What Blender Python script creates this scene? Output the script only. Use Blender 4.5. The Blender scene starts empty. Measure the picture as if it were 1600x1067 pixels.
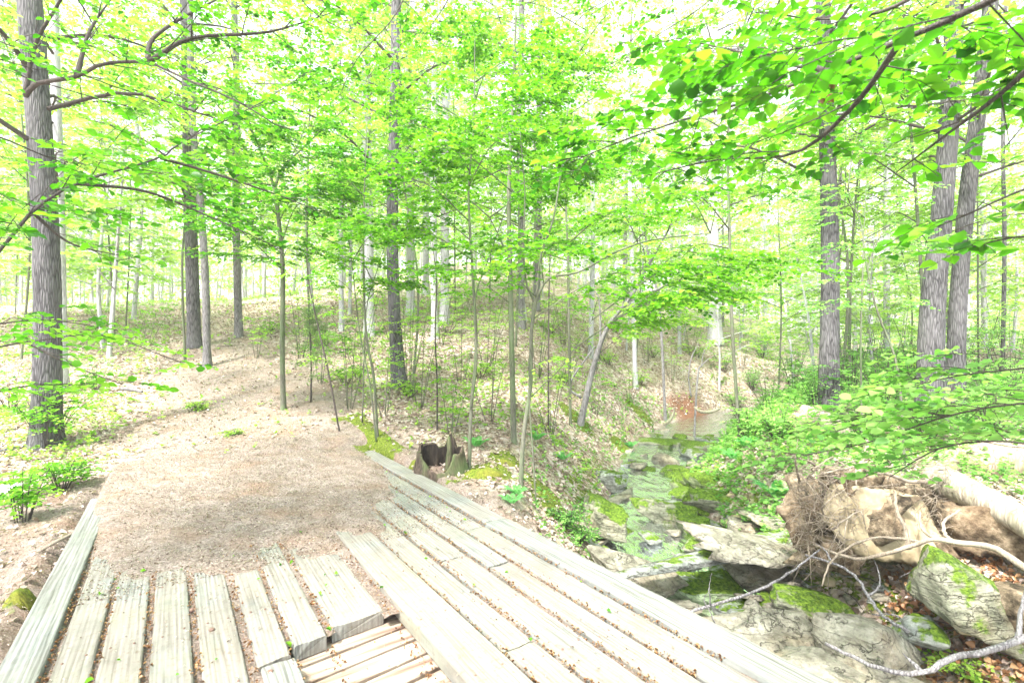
import bpy, math, random
import numpy as np
from mathutils import Vector
R = math.radians
random.seed(7); rng = np.random.default_rng(7)
sc = bpy.context.scene
COL = sc.collection

# ------------------------------------------------------------------ camera, sky, sun, exposure
cam_d = bpy.data.cameras.new("camera"); cam = bpy.data.objects.new("camera", cam_d); COL.objects.link(cam)
cam.location = (0, 0, 1.5); cam.rotation_euler = (R(90), 0, 0)
cam_d.lens = 18; cam_d.sensor_width = 36; cam_d.shift_y = 11.5/1600
cam_d.clip_start = 0.05; cam_d.clip_end = 1000
cam_d.dof.use_dof = True; cam_d.dof.focus_distance = 6.5; cam_d.dof.aperture_fstop = 2.8
sc.camera = cam
SUN_EL, SUN_AZ = 58, 215
w = bpy.data.worlds.new("World"); sc.world = w; w.use_nodes = True
nt = w.node_tree; bg = nt.nodes['Background']
sky = nt.nodes.new('ShaderNodeTexSky'); sky.sky_type = 'NISHITA'; sky.sun_disc = False
sky.sun_elevation = R(SUN_EL); sky.sun_rotation = R(SUN_AZ); sky.dust_density = 3.0
hs = nt.nodes.new('ShaderNodeHueSaturation'); hs.inputs['Saturation'].default_value = .35
nt.links.new(sky.outputs[0], hs.inputs['Color']); nt.links.new(hs.outputs[0], bg.inputs[0]); bg.inputs[1].default_value = 0.15
sd = bpy.data.lights.new("sun", 'SUN'); so = bpy.data.objects.new("sun", sd); COL.objects.link(so)
sd.energy = 3.0; sd.angle = R(6); sd.color = (1, .95, .87)
az = R(SUN_AZ); el = R(SUN_EL)
so.rotation_euler = Vector((math.sin(az)*math.cos(el), math.cos(az)*math.cos(el), math.sin(el))).to_track_quat('Z', 'Y').to_euler()
sc.view_settings.view_transform = 'Standard'; sc.view_settings.look = 'None'
sc.view_settings.exposure = 2.6; sc.view_settings.gamma = 1.0
sc.cycles.max_bounces = 5; sc.cycles.diffuse_bounces = 4; sc.cycles.transparent_max_bounces = 6; sc.cycles.transmission_bounces = 3; sc.cycles.glossy_bounces = 2; sc.cycles.volume_bounces = 0

# ------------------------------------------------------------------ materials
def mat(name, build, disp=False):
    m = bpy.data.materials.new(name); m.use_nodes = True
    t = m.node_tree; p = t.nodes['Principled BSDF']
    p.inputs['Specular IOR Level'].default_value = .3
    p.inputs['Roughness'].default_value = .85
    build(t, p); return m
class N:
    def __init__(s, t): s.t = t
    def n(s, ty, **k):
        a = s.t.nodes.new('ShaderNode'+ty)
        for q, v in k.items():
            if q in a.inputs: s.set(a.inputs[q], v)
            else: setattr(a, q, v)
        return a
    def set(s, i, v):
        if isinstance(v, bpy.types.NodeSocket): s.t.links.new(v, i)
        else: i.default_value = v
    def coord(s, scale=(1, 1, 1), kind='Object', off=None):
        c = s.n('TexCoord').outputs[kind]
        m = s.n('Mapping'); s.set(m.inputs[0], c); m.inputs['Scale'].default_value = scale
        if off is not None: s.set(m.inputs['Location'], off)
        return m.outputs[0]
    def noise(s, vec, sc_, det=4, rough=.55):
        a = s.n('TexNoise'); s.set(a.inputs['Vector'], vec); a.inputs['Scale'].default_value = sc_
        a.inputs['Detail'].default_value = det; a.inputs['Roughness'].default_value = rough
        return a.outputs[0]
    def ramp(s, f, stops):
        a = s.n('ValToRGB'); s.set(a.inputs[0], f); e = a.color_ramp.elements
        while len(e) < len(stops): e.new(.5)
        for i, (p, c) in enumerate(stops):
            e[i].position = p; e[i].color = (c[0], c[1], c[2], 1) if isinstance(c, tuple) else (c, c, c, 1)
        return a.outputs[0]
    def mix(s, f, a, b, mode='MIX'):
        m = s.n('Mix', data_type='RGBA', blend_type=mode)
        s.set(m.inputs[0], f)
        for i, v in ((6, a), (7, b)): s.set(m.inputs[i], (v[0], v[1], v[2], 1) if isinstance(v, tuple) else v)
        return m.outputs[2]
    def math(s, op, a, b=0.5):
        m = s.n('Math', operation=op); s.set(m.inputs[0], a); s.set(m.inputs[1], b); return m.outputs[0]
    def attr(s, name): return s.n('Attribute', attribute_name=name).outputs
    def bump(s, p, h, st=.5, d=.02):
        b = s.n('Bump'); s.set(b.inputs['Height'], h); b.inputs['Strength'].default_value = st; b.inputs['Distance'].default_value = d
        s.t.links.new(b.outputs[0], p.inputs['Normal'])

def leafmat(name, dark, mid, light, trans=.5, gloss=.35):
    def b(t, p):
        n = N(t); a = n.attr('tone')[2]
        c = n.ramp(a, [(0, dark), (.5, mid), (1, light)])
        n.set(p.inputs['Base Color'], c); p.inputs['Roughness'].default_value = .45; p.inputs['Specular IOR Level'].default_value = gloss
        tr = n.n('BsdfTranslucent'); c2 = n.mix(1.0, c, (1.02, 1.38, .62), 'MULTIPLY'); n.set(tr.inputs[0], c2)
        mx = n.n('MixShader'); mx.inputs[0].default_value = trans
        t.links.new(p.outputs[0], mx.inputs[1]); t.links.new(tr.outputs[0], mx.inputs[2])
        t.links.new(mx.outputs[0], t.nodes['Material Output'].inputs[0])
    return mat(name, b)
LEAF = leafmat('fresh_leaf', (.04, .16, .007), (.14, .34, .014), (.28, .47, .04))
LEAF_PALE = leafmat('pale_leaf', (.14, .30, .03), (.29, .45, .06), (.46, .58, .13))
LEAF_FAR = leafmat('far_leaf', (.26, .38, .09), (.42, .54, .16), (.60, .68, .28))  # the bright, hazy fade of distance is mixed into these leaf tones
LEAF_BUSH = leafmat('bush_leaf', (.07, .20, .045), (.19, .38, .09), (.36, .52, .17))
LEAF_BRIGHT = leafmat('near_leaf', (.025, .12, .006), (.10, .31, .010), (.25, .46, .035), .5, .5)
LEAF_FERN = leafmat('fern_leaf', (.10, .36, .14), (.18, .46, .18), (.30, .55, .22))
CEDAR = leafmat('cedar_leaf', (.10, .17, .07), (.17, .26, .10), (.24, .33, .14), .3)
LITTER = leafmat('dry_leaf', (.11, .07, .055), (.36, .27, .23), (.60, .52, .48), .15)
LITTER_RED = leafmat('rusty_leaf', (.16, .07, .03), (.36, .18, .09), (.55, .36, .2), .15)

def bark(name, dark, light, scale=9, ridge=1.0, moss=0.0):
    def b(t, p):
        n = N(t); v = n.coord((scale*3.6, scale*3.6, scale*.5), 'Object')
        f = n.noise(v, 1.0, 6, .65); g = n.noise(n.coord((1, 1, .4)), 3.0, 3)
        r = n.n('TexVoronoi', feature='DISTANCE_TO_EDGE'); n.set(r.inputs['Vector'], n.coord((scale*3.4, scale*3.4, scale*.42))); r.inputs['Scale'].default_value = 1.3
        h = n.math('ADD', n.math('MULTIPLY', f, .7), n.math('MULTIPLY', r.outputs[0], 1.2*ridge))
        c = n.ramp(h, [(.28, dark), (.5, tuple((a+b_)/2 for a, b_ in zip(dark, light))), (.72, light)])
        c = n.mix(n.ramp(g, [(.45, 0.), (.7, .45)]), c, tuple(min(1, q*1.25) for q in light))
        if moss: c = n.mix(n.ramp(n.noise(n.coord((1, 1, .5)), 5, 3), [(.5-moss*.15, 0.), (.65, moss)]), c, (.10, .2, .05))
        n.set(p.inputs['Base Color'], c); n.bump(p, h, .9, .02)
    return mat(name, b)
BARK_OAK = bark('rough_grey_bark', (.014, .013, .015), (.145, .138, .148), 8, 1.2)
BARK_GREY = bark('grey_bark', (.06, .056, .058), (.27, .255, .265), 10)
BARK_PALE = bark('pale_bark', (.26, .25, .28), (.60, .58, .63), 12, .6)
BARK_SMOOTH = bark('smooth_green_bark', (.07, .07, .05), (.25, .25, .20), 20, .3, .5)
TWIG = bark('dark_twig', (.035, .03, .03), (.15, .12, .11), 30, .3)
DEAD = bark('bare_dead_wood', (.13, .105, .075), (.42, .38, .31), 7, .5, .25)
ROOT = bark('pale_root', (.16, .125, .09), (.46, .40, .33), 26, .2)
STUMPB = bark('dark_stump_bark', (.018, .013, .01), (.13, .095, .07), 9, .5, .4)
LOGB = bark('brown_log_bark', (.12, .08, .06), (.46, .36, .28), 6, .8, .4)

def b_ground(t, p):
    n = N(t); gc = n.n('NewGeometry').outputs['Position']
    dirt, mossa, red = n.attr('dirt')[2], n.attr('moss')[2], n.attr('red')[2]
    vo = n.n('TexVoronoi'); n.set(vo.inputs['Vector'], n.mix(.06, gc, n.n('TexNoise', Scale=14).outputs[1])); vo.inputs['Scale'].default_value = 17
    sep = n.n('SeparateColor'); n.set(sep.inputs[0], vo.outputs['Color'])
    lit = n.ramp(sep.outputs[0], [(0, (.13, .085, .07)), (.3, (.30, .215, .18)), (.65, (.44, .36, .32)), (1, (.62, .56, .53))])
    big = n.noise(gc, .9, 4)
    lit = n.mix(n.ramp(big, [(.4, 0.), (.65, .4)]), lit, (.25, .17, .12))
    # pale green haze of seedlings in the litter
    lit = n.mix(n.ramp(n.noise(gc, 1.7, 5, .7), [(.52, 0.), (.66, .35)]), lit, (.34, .46, .16))
    fine = n.noise(gc, 60, 5, .75); mid = n.noise(gc, 5, 5, .65)
    dc = n.ramp(fine, [(.30, (.085, .062, .052)), (.5, (.27, .22, .195)), (.68, (.49, .435, .40))])
    dc = n.mix(n.ramp(mid, [(.35, 0.), (.65, .5)]), dc, (.13, .09, .055))
    dc = n.mix(n.ramp(n.noise(gc, 1.6, 3), [(.5, 0.), (.7, .4)]), dc, (.26, .15, .085))
    c = n.mix(dirt, lit, dc)
    c = n.mix(red, c, n.ramp(fine, [(.3, (.07, .03, .018)), (.7, (.25, .12, .07))]))
    mc = n.ramp(n.noise(gc, 40, 4, .7), [(.35, (.04, .075, .005)), (.65, (.20, .25, .025))])
    mf = n.ramp(n.math('ADD', mossa, n.math('MULTIPLY', n.math('SUBTRACT', n.noise(gc, 9, 4), .5), 1.3)), [(.42, 0.), (.55, 1.)])
    c = n.mix(mf, c, mc)
    n.set(p.inputs['Base Color'], c); p.inputs['Roughness'].default_value = .95
    n.bump(p, n.math('ADD', vo.outputs['Distance'], fine), .8, .03)
GROUND = mat('forest_floor', b_ground)
def b_bed(t, p):
    n = N(t); gc = n.n('NewGeometry').outputs['Position']
    c = n.ramp(n.noise(gc, 6, 5, .6), [(.3, (.10, .11, .05)), (.5, (.34, .38, .20)), (.7, (.55, .55, .38))])
    n.set(p.inputs['Base Color'], c)
def b_water(t, p):
    n = N(t); gc = n.n('NewGeometry').outputs['Position']
    m1 = n.n('Mapping'); n.set(m1.inputs[0], gc); m1.inputs['Scale'].default_value = (2.2, .9, 1)
    h = n.noise(m1.outputs[0], 4.0, 3, .5); big = n.noise(gc, 1.1, 3)
    foam_reflect = n.noise(m1.outputs[0], 1.25, 5, .5)
    gl = n.n('BsdfGlossy'); gl.inputs['Roughness'].default_value = .05; gl.inputs[0].default_value = (.9, .95, 1, 1)
    tr = n.n('BsdfTransparent'); tr.inputs[0].default_value = (.74, .80, .72, 1)
    df = n.n('BsdfDiffuse'); n.set(df.inputs[0], n.ramp(foam_reflect, [(.38, (.04, .05, .075)), (.45, (.22, .23, .25)), (.53, (.45, .43, .38)), (.64, (.74, .73, .73))]))  # pale sky reflection and dark ripples painted into the diffuse, along with foam
    a = n.n('MixShader'); n.set(a.inputs[0], n.ramp(n.math('ADD', n.math('MULTIPLY', big, .5), n.math('MULTIPLY', foam_reflect, .6)), [(.42, .8), (.66, .92)]))
    t.links.new(tr.outputs[0], a.inputs[1]); t.links.new(df.outputs[0], a.inputs[2])
    fr = n.n('Fresnel'); fr.inputs[0].default_value = 1.38
    b = n.n('MixShader'); n.set(b.inputs[0], n.math('ADD', n.math('MULTIPLY', fr.outputs[0], 1.5), .12))
    t.links.new(a.outputs[0], b.inputs[1]); t.links.new(gl.outputs[0], b.inputs[2])
    bp = n.n('Bump'); n.set(bp.inputs['Height'], h); bp.inputs['Strength'].default_value = 1.; bp.inputs['Distance'].default_value = .05
    for q in (gl, df, fr): t.links.new(bp.outputs[0], q.inputs['Normal'])
    t.links.new(b.outputs[0], t.nodes['Material Output'].inputs[0])
WATER = mat('creek_water', b_water)

def b_wood(t, p):
    n = N(t); rnd = n.n('ObjectInfo').outputs['Random']
    cx = n.n('CombineXYZ'); n.set(cx.inputs[1], n.math('MULTIPLY', rnd, 37.)); n.set(cx.inputs[0], n.math('MULTIPLY', rnd, 11.))
    v = n.coord((55, 1.3, 10), 'Object', cx.outputs[0]); v2 = n.coord((150, 3.0, 20), 'Object', cx.outputs[0])
    g = n.noise(v, 1.0, 6, .6); f = n.noise(v2, 1.0, 4, .7)
    wv = n.n('TexWave', wave_type='BANDS', bands_direction='X'); n.set(wv.inputs['Vector'], n.coord((6, .35, 1), 'Object', cx.outputs[0]))
    wv.inputs['Scale'].default_value = 2.2; wv.inputs['Distortion'].default_value = 9; wv.inputs['Detail'].default_value = 3
    s = n.math('ADD', n.math('MULTIPLY', g, .6), n.math('MULTIPLY', f, .4))
    s = n.math('ADD', s, n.math('MULTIPLY', n.math('SUBTRACT', wv.outputs['Fac'], .5), .13))
    c = n.ramp(s, [(.24, (.05, .043, .035)), (.36, (.142, .128, .110)), (.5, (.200, .186, .163)), (.68, (.255, .241, .220))])
    grey = n.noise(n.coord((1, 1, 1), 'Object', cx.outputs[0]), 2.6, 4, .6)
    c = n.mix(n.ramp(grey, [(.5, 0.), (.62, .6)]), c, n.ramp(s, [(.35, (.08, .09, .088)), (.65, (.25, .27, .265))]))
    gg = n.noise(n.coord((1, 1, 1)), 1.3, 3); c = n.mix(n.ramp(gg, [(.5, 0.), (.7, .35)]), c, (.22, .24, .14))
    sp = n.n('TexVoronoi'); n.set(sp.inputs['Vector'], n.coord((1, .5, 1), 'Object', cx.outputs[0])); sp.inputs['Scale'].default_value = 13
    c = n.mix(n.ramp(sp.outputs['Distance'], [(.05, .6), (.13, 0.)]), c, (.12, .09, .065))
    c = n.mix(n.ramp(n.noise(n.coord(), 34, 4, .75), [(.54, 0.), (.68, .55)]), c, (.13, .09, .06)); c = n.mix(n.ramp(n.noise(n.coord(), 3.4, 5, .7), [(.52, 0.), (.66, .4)]), c, (.10, .10, .09))
    tn = n.attr('greyness')[2]; c = n.mix(tn, c, n.ramp(s, [(.34, (.06, .07, .066)), (.53, (.17, .19, .185)), (.70, (.28, .30, .295))]))
    n.set(p.inputs['Base Color'], c); n.bump(p, s, .3, .006)
WOOD = mat('weathered_plank', b_wood)
def b_sub(t, p):
    n = N(t); rnd = n.n('ObjectInfo').outputs['Random']
    cx = n.n('CombineXYZ'); n.set(cx.inputs[1], n.math('MULTIPLY', rnd, 37.))
    s = n.noise(n.coord((2, 30, 8), 'Object', cx.outputs[0]), 1.0, 5, .6)
    n.set(p.inputs['Base Color'], n.ramp(s, [(.33, (.14, .085, .065)), (.5, (.30, .23, .18)), (.68, (.42, .35, .29))])); n.bump(p, s, .5, .006)
SUBWOOD = mat('pinkish_cross_board', b_sub)

def rockmat(name, c0, c1, c2, moss=0., rust=.3):
    def b(t, p):
        n = N(t); v = n.coord((1, 1, 2.5)); v1 = n.coord()
        f = n.noise(v, 5, 7, .65); g = n.noise(v1, 1.8, 4); k = n.noise(v1, 26, 4, .7)
        c = n.ramp(f, [(.3, c0), (.5, c1), (.72, c2)])
        c = n.mix(n.ramp(g, [(.5, 0.), (.72, rust)]), c, (.42, .27, .13))
        c = n.mix(n.ramp(k, [(.5, 0.), (.66, .6)]), c, (.07, .065, .05))
        rg = n.math('ABSOLUTE', n.math('SUBTRACT', n.noise(n.coord((1, 1, 1.8)), 2.1, 5, .6), .5)); ck2 = n.ramp(rg, [(.0, .5), (.008, 0.)]); c = n.mix(ck2, c, (.045, .04, .03))
        wv = n.n('TexWave', wave_type='BANDS', bands_direction='Z'); n.set(wv.inputs['Vector'], n.coord((.25, .25, 1))); wv.inputs['Scale'].default_value = 3.6
        wv.inputs['Distortion'].default_value = 11; wv.inputs['Detail'].default_value = 5; wv.inputs['Detail Scale'].default_value = 1.6
        crk = n.ramp(wv.outputs['Fac'], [(.0, .35), (.10, 0.)]); c = n.mix(crk, c, (.09, .08, .06))
        if moss:
            nz = n.n('SeparateXYZ'); n.set(nz.inputs[0], n.n('NewGeometry').outputs['Normal'])
            m = n.math('ADD', n.math('MULTIPLY', nz.outputs[2], .25), n.noise(v1, 3.4, 5, .65))
            mf = n.ramp(m, [(.74-moss*.32, 0.), (.80-moss*.3, 1.)])
            c = n.mix(mf, c, n.ramp(n.noise(v1, 30, 4, .7), [(.35, (.02, .055, .004)), (.65, (.16, .25, .02))]))
        n.set(p.inputs['Base Color'], c); p.inputs['Roughness'].default_value = .75
        n.bump(p, n.math('ADD', f, n.math('ADD', n.math('MULTIPLY', k, .35), n.math('ADD', n.math('MULTIPLY', crk, -.5), n.math('MULTIPLY', ck2, -.8)))), 1., .05)
    return mat(name, b)
ROCK = rockmat('pale_stone', (.09, .08, .06), (.25, .235, .19), (.42, .40, .34))
ROCK_M = rockmat('mossy_stone', (.09, .095, .065), (.23, .235, .17), (.38, .37, .29), .5)
ROCK_G = rockmat('green_mossy_stone', (.08, .10, .05), (.20, .24, .12), (.36, .38, .25), .95, .1)
ROCK_D = rockmat('grey_stone', (.10, .11, .10), (.26, .28, .26), (.46, .48, .44), .25, .1)
ROCK_A = rockmat('algae_stone', (.14, .20, .10), (.28, .38, .22), (.46, .52, .38), .45, .15)
def b_soil(t, p):
    n = N(t); v = n.coord()
    f = n.noise(v, 9, 7, .7); g = n.noise(v, 2.3, 4)
    c = n.ramp(f, [(.38, (.025, .018, .011)), (.5, (.15, .115, .075)), (.64, (.36, .29, .205))])
    c = n.mix(n.ramp(g, [(.45, 0.), (.62, .5)]), c, (.17, .11, .065))
    n.set(p.inputs['Base Color'], c); n.bump(p, f, 1., .05)
SOIL = mat('clay_soil', b_soil)
def b_clay(t, p):
    n = N(t); v = n.coord(); f = n.noise(v, 7, 6, .6)
    n.set(p.inputs['Base Color'], n.ramp(f, [(.3, (.22, .17, .10)), (.55, (.40, .33, .215)), (.75, (.50, .43, .31))])); n.bump(p, f, .6, .02)
CLAY = mat('yellow_clay', b_clay)
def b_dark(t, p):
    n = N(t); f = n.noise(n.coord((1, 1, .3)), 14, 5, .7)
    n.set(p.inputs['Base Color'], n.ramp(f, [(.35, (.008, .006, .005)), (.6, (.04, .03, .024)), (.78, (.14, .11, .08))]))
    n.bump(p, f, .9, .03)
ROT = mat('dark_rotten_wood', b_dark)  # near black tone for the inner wall of the hollow stump
def b_moss(t, p):
    n = N(t); f = n.noise(n.coord(), 45, 4, .7); g = n.noise(n.coord(), 5, 3)
    c = n.ramp(f, [(.35, (.03, .06, .005)), (.65, (.20, .25, .02))]); c = n.mix(n.ramp(g, [(.4, 0.), (.6, .5)]), c, (.20, .17, .03))
    n.set(p.inputs['Base Color'], c); n.bump(p, f, 1, .02)
MOSS = mat('moss', b_moss)
WHITE = mat('white_plastic', lambda t, p: (setattr(p.inputs['Base Color'], 'default_value', (.82, .82, .85, 1)), setattr(p.inputs['Roughness'], 'default_value', .4)))
METAL = mat('rusty_bolt', lambda t, p: (setattr(p.inputs['Base Color'], 'default_value', (.16, .10, .08, 1)), setattr(p.inputs['Roughness'], 'default_value', .6)))

# ------------------------------------------------------------------ mesh helpers
class Acc:
    """collects vertices and faces (quads / triangles) with a per-vertex tone"""
    def __init__(s): s.v = []; s.q = []; s.t3 = []; s.tone = []; s.n = 0
    def add(s, v, q=None, t=None, tone=None):
        v = np.asarray(v, float).reshape(-1, 3)
        if q is not None and len(q): s.q.append(np.asarray(q)+s.n)
        if t is not None and len(t): s.t3.append(np.asarray(t)+s.n)
        s.v.append(v); s.tone.append(np.full(len(v), .5) if tone is None else np.asarray(tone)); s.n += len(v)
    def build(s, name, m, parent=None, smooth=True, loc=None, attrs=None):
        v = np.concatenate(s.v) if s.v else np.zeros((0, 3))
        if loc is None and parent is not None and parent.get('_o') is not None: loc = parent['_o']
        o0 = np.array(loc if loc is not None else (0, 0, 0), float)
        v = v - o0
        q = np.concatenate(s.q) if s.q else np.zeros((0, 4), int)
        t = np.concatenate(s.t3) if s.t3 else np.zeros((0, 3), int)
        me = bpy.data.meshes.new(name)
        me.vertices.add(len(v)); me.vertices.foreach_set('co', v.astype(np.float32).ravel())
        nl = q.size+t.size; me.loops.add(nl); me.polygons.add(len(q)+len(t))
        me.loops.foreach_set('vertex_index', np.concatenate([q.ravel(), t.ravel()]).astype(np.int32))
        st = np.concatenate([np.arange(len(q))*4, q.size+np.arange(len(t))*3]).astype(np.int32)
        me.polygons.foreach_set('loop_start', st)
        me.update(calc_edges=True)
        me.polygons.foreach_set('use_smooth', np.full(len(q)+len(t), smooth))
        a = me.attributes.new('tone', 'FLOAT', 'POINT'); a.data.foreach_set('value', np.concatenate(s.tone).astype(np.float32))
        for k, arr in (attrs or {}).items():
            a = me.attributes.new(k, 'FLOAT', 'POINT'); a.data.foreach_set('value', np.asarray(arr, np.float32))
        me.materials.append(m)
        ob = bpy.data.objects.new(name, me); COL.objects.link(ob)
        if parent is not None: ob.parent = parent
        elif loc is not None: ob.location = loc
        return ob
def tag(o, label, cat=None, group=None, kind=None):
    if label: o['label'] = label
    if cat: o['category'] = cat
    if group: o['group'] = group
    if kind: o['kind'] = kind
    return o
def empty(name, loc, label, cat, group=None):
    o = bpy.data.objects.new(name, None); COL.objects.link(o); o.location = loc; o.empty_display_size = .1
    o['_o'] = tuple(float(a) for a in loc)
    return tag(o, label, cat, group)
def copy_tree(o, loc, rz, scl, parent=None):
    c = o.copy(); COL.objects.link(c); c.parent = parent
    if parent is None: c.location = loc; c.rotation_euler = (0, 0, rz); c.scale = scl
    for ch in list(o.children): copy_tree(ch, None, 0, None, c)
    return c
def nrmz(a): return a/np.maximum(np.linalg.norm(a, axis=-1, keepdims=True), 1e-9)
def smooth_path(pts, n):
    pts = np.asarray(pts, float); m = len(pts)
    if m == 2: return pts[0]+(pts[1]-pts[0])*np.linspace(0, 1, n)[:, None]
    P = np.vstack([2*pts[0]-pts[1], pts, 2*pts[-1]-pts[-2]]); out = []
    for u in np.linspace(0, m-1-1e-9, n):
        i = int(u); t = u-i; a, b, c, d = P[i], P[i+1], P[i+2], P[i+3]
        out.append(.5*((2*b)+(c-a)*t+(2*a-5*b+4*c-d)*t*t+(3*b-a-3*c+d)*t**3))
    return np.array(out)
def tube(A, pts, rad, sides=6, cap=True, lump=0., tone=None):
    pts = np.asarray(pts, float); n = len(pts); rad = np.broadcast_to(np.asarray(rad, float), (n,))
    T = nrmz(np.gradient(pts, axis=0)); ref = np.array([1., 0, 0]) if abs(T[0][0]) < .8 else np.array([0, 1., 0])
    U = nrmz(np.cross(T, ref)); V = np.cross(T, U)
    a = np.linspace(0, 2*np.pi, sides, endpoint=False)
    rr = rad[:, None]*(1+lump*rng.normal(size=(n, sides)))
    v = pts[:, None]+rr[..., None]*(np.cos(a)[None, :, None]*U[:, None]+np.sin(a)[None, :, None]*V[:, None])
    i = np.arange(n-1)[:, None]*sides; j = np.arange(sides)[None]; k = (j+1) % sides
    q = np.stack([i+j, i+k, i+sides+k, i+sides+j], -1).reshape(-1, 4)
    v = v.reshape(-1, 3); t = None
    if cap:
        v = np.vstack([v, pts[0], pts[-1]]); c0, c1 = n*sides, n*sides+1; jj = np.arange(sides); kk = (jj+1) % sides
        t = np.vstack([np.stack([np.full(sides, c0), kk, jj], -1), np.stack([np.full(sides, c1), (n-1)*sides+jj, (n-1)*sides+kk], -1)])
    A.add(v, q, t, None if tone is None else np.full(len(v), tone))
def segs(A, p0, p1, r0, r1):
    """batch of thin three-sided twigs"""
    n = len(p0); T = nrmz(p1-p0); U = nrmz(np.cross(T, np.array([.13, .2, 1.]))); V = np.cross(T, U)
    a = np.array([0, 2.094, 4.189]); ring = np.cos(a)[None, :, None]*U[:, None]+np.sin(a)[None, :, None]*V[:, None]
    r0 = np.broadcast_to(r0, (n,)); r1 = np.broadcast_to(r1, (n,))
    v = np.concatenate([p0[:, None]+ring*r0[:, None, None], p1[:, None]+ring*r1[:, None, None]], 1).reshape(-1, 3)
    b = np.arange(n)[:, None, None]*6; q = np.array([[0, 1, 4, 3], [1, 2, 5, 4], [2, 0, 3, 5]])[None]+b
    A.add(v, q.reshape(-1, 4))
def leaves(A, pos, d, nr, size, tone, shape='ovate', asp=.5, curl=.12):
    n = len(pos); d = nrmz(d); s = nrmz(np.cross(d, nr)); u = np.cross(s, d); size = np.broadcast_to(size, (n,))[:, None]
    if shape == 'ovate':
        L = [(0, 0, 0), (.30, .46, 1), (.68, .40, .9), (1, 0, -.6), (.68, -.40, .9), (.30, -.46, 1)]
        v = np.stack([pos+size*(d*x+s*(y*asp*2)+u*(z*curl)) for x, y, z in L], 1)
        q = np.array([[0, 1, 2, 3], [0, 3, 4, 5]])[None]+np.arange(n)[:, None, None]*6; k = 6
    else:
        L = [(0, 0, 0), (.45, .5, 1), (1, 0, 0), (.45, -.5, 1)]
        v = np.stack([pos+size*(d*x+s*(y*asp*2)+u*(z*curl)) for x, y, z in L], 1)
        q = np.array([[0, 1, 2, 3]])[None]+np.arange(n)[:, None, None]*4; k = 4
    A.add(v.reshape(-1, 3), q.reshape(-1, 4), None, np.repeat(np.clip(tone, 0, 1), k))
UP = np.array([0, 0, 1.])
def sprays(W, Lf, P0, D, Ln, nl, size, tw=.0022, shape='ovate', tilt=.38, tonec=.5, asp=.40):
    n = len(P0); D = nrmz(D); t = np.linspace(.12, 1, nl)
    pos = P0[:, None]+D[:, None]*(Ln[:, None]*t)[..., None]; pos[..., 2] -= (.22*Ln[:, None]*t**2)
    perp = nrmz(np.cross(D, UP)); side = np.where(np.arange(nl) % 2 == 0, 1, -1)[None, :, None]
    ld = D[:, None]*.65+perp[:, None]*side*.8+rng.normal(0, .22, (n, nl, 3)); ld[..., 2] -= .12
    nr = UP+rng.normal(0, tilt, (n, nl, 3))
    sz = size*rng.uniform(.65, 1.2, (n, nl)); tn = tonec+rng.normal(0, .2, (n, 1))+rng.normal(0, .22, (n, nl))
    leaves(Lf, pos.reshape(-1, 3), ld.reshape(-1, 3), nr.reshape(-1, 3), sz.ravel(), tn.ravel(), shape, asp)
    if W is not None:
        e = P0+D*Ln[:, None]; e[:, 2] -= .22*Ln
        mid = P0+D*Ln[:, None]*.5; mid[:, 2] -= .055*Ln
        segs(W, P0, mid, tw, tw*.7); segs(W, mid, e, tw*.7, tw*.35)
def rotz(v, a):
    c, s = np.cos(a), np.sin(a); return np.stack([v[..., 0]*c-v[..., 1]*s, v[..., 0]*s+v[..., 1]*c, v[..., 2]], -1)
def bough(W, Lf, P0, P1, r0, fill=1., leaf=.055, spray=(.18, .38), nl=8, sides=5, shape='ovate', tonec=.5, path=None, t0=.2, wide=.45, arch=.12):
    P0, P1 = np.asarray(P0, float), np.asarray(P1, float); Lb = np.linalg.norm(P1-P0)
    if path is None:
        mid = (P0+P1)/2+np.array([rng.normal(0, .05), rng.normal(0, .05), arch])*Lb
        path = smooth_path([P0, mid, P1], 8)
    else:
        path = smooth_path(path, 16); Lb = np.linalg.norm(np.diff(path, axis=0), axis=1).sum()
    m = len(path); tube(W, path, np.linspace(r0, max(.0025, r0*.2), m), sides, lump=.05)
    ns = max(3, int(Lb*5*fill)); S0 = []; SD = []
    for i in range(ns):
        t = t0+(1-t0)*(i+rng.random())/ns; f = t*(m-1); k = min(int(f), m-2); p = path[k]+(path[k+1]-path[k])*(f-k)
        d = nrmz(path[k+1]-path[k]); sd = rotz(d, (1 if i % 2 else -1)*rng.uniform(.5, 1.15)); sd[2] = sd[2]*.4+rng.normal(.02, .12); sd = nrmz(sd)
        ln = min(1.3, Lb*wide)*(1.2-t)*rng.uniform(.6, 1.1)+.12
        pe = p+sd*ln; pe[2] -= .1*ln
        tube(W, smooth_path([p, (p+pe)/2+rng.normal(0, .04*ln, 3)+UP*.05*ln, pe], 4), np.linspace(max(.003, r0*.28), .0018, 4), 3, cap=False)
        k2 = max(2, int(ln*9*fill)); tt = rng.uniform(.1, 1, k2)
        S0.append(p+(pe-p)*tt[:, None]+UP*(.04*ln)); SD.append(rotz(np.repeat(sd[None], k2, 0), np.where(np.arange(k2) % 2 == 0, 1, -1)*rng.uniform(.15, 1., k2)))
    S0 = np.concatenate(S0); SD = np.concatenate(SD); SD[:, 2] = rng.normal(-.02, .13, len(SD))
    sprays(W, Lf, S0, SD, rng.uniform(spray[0], spray[1], len(S0)), nl, leaf, shape=shape, tonec=tonec)

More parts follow.
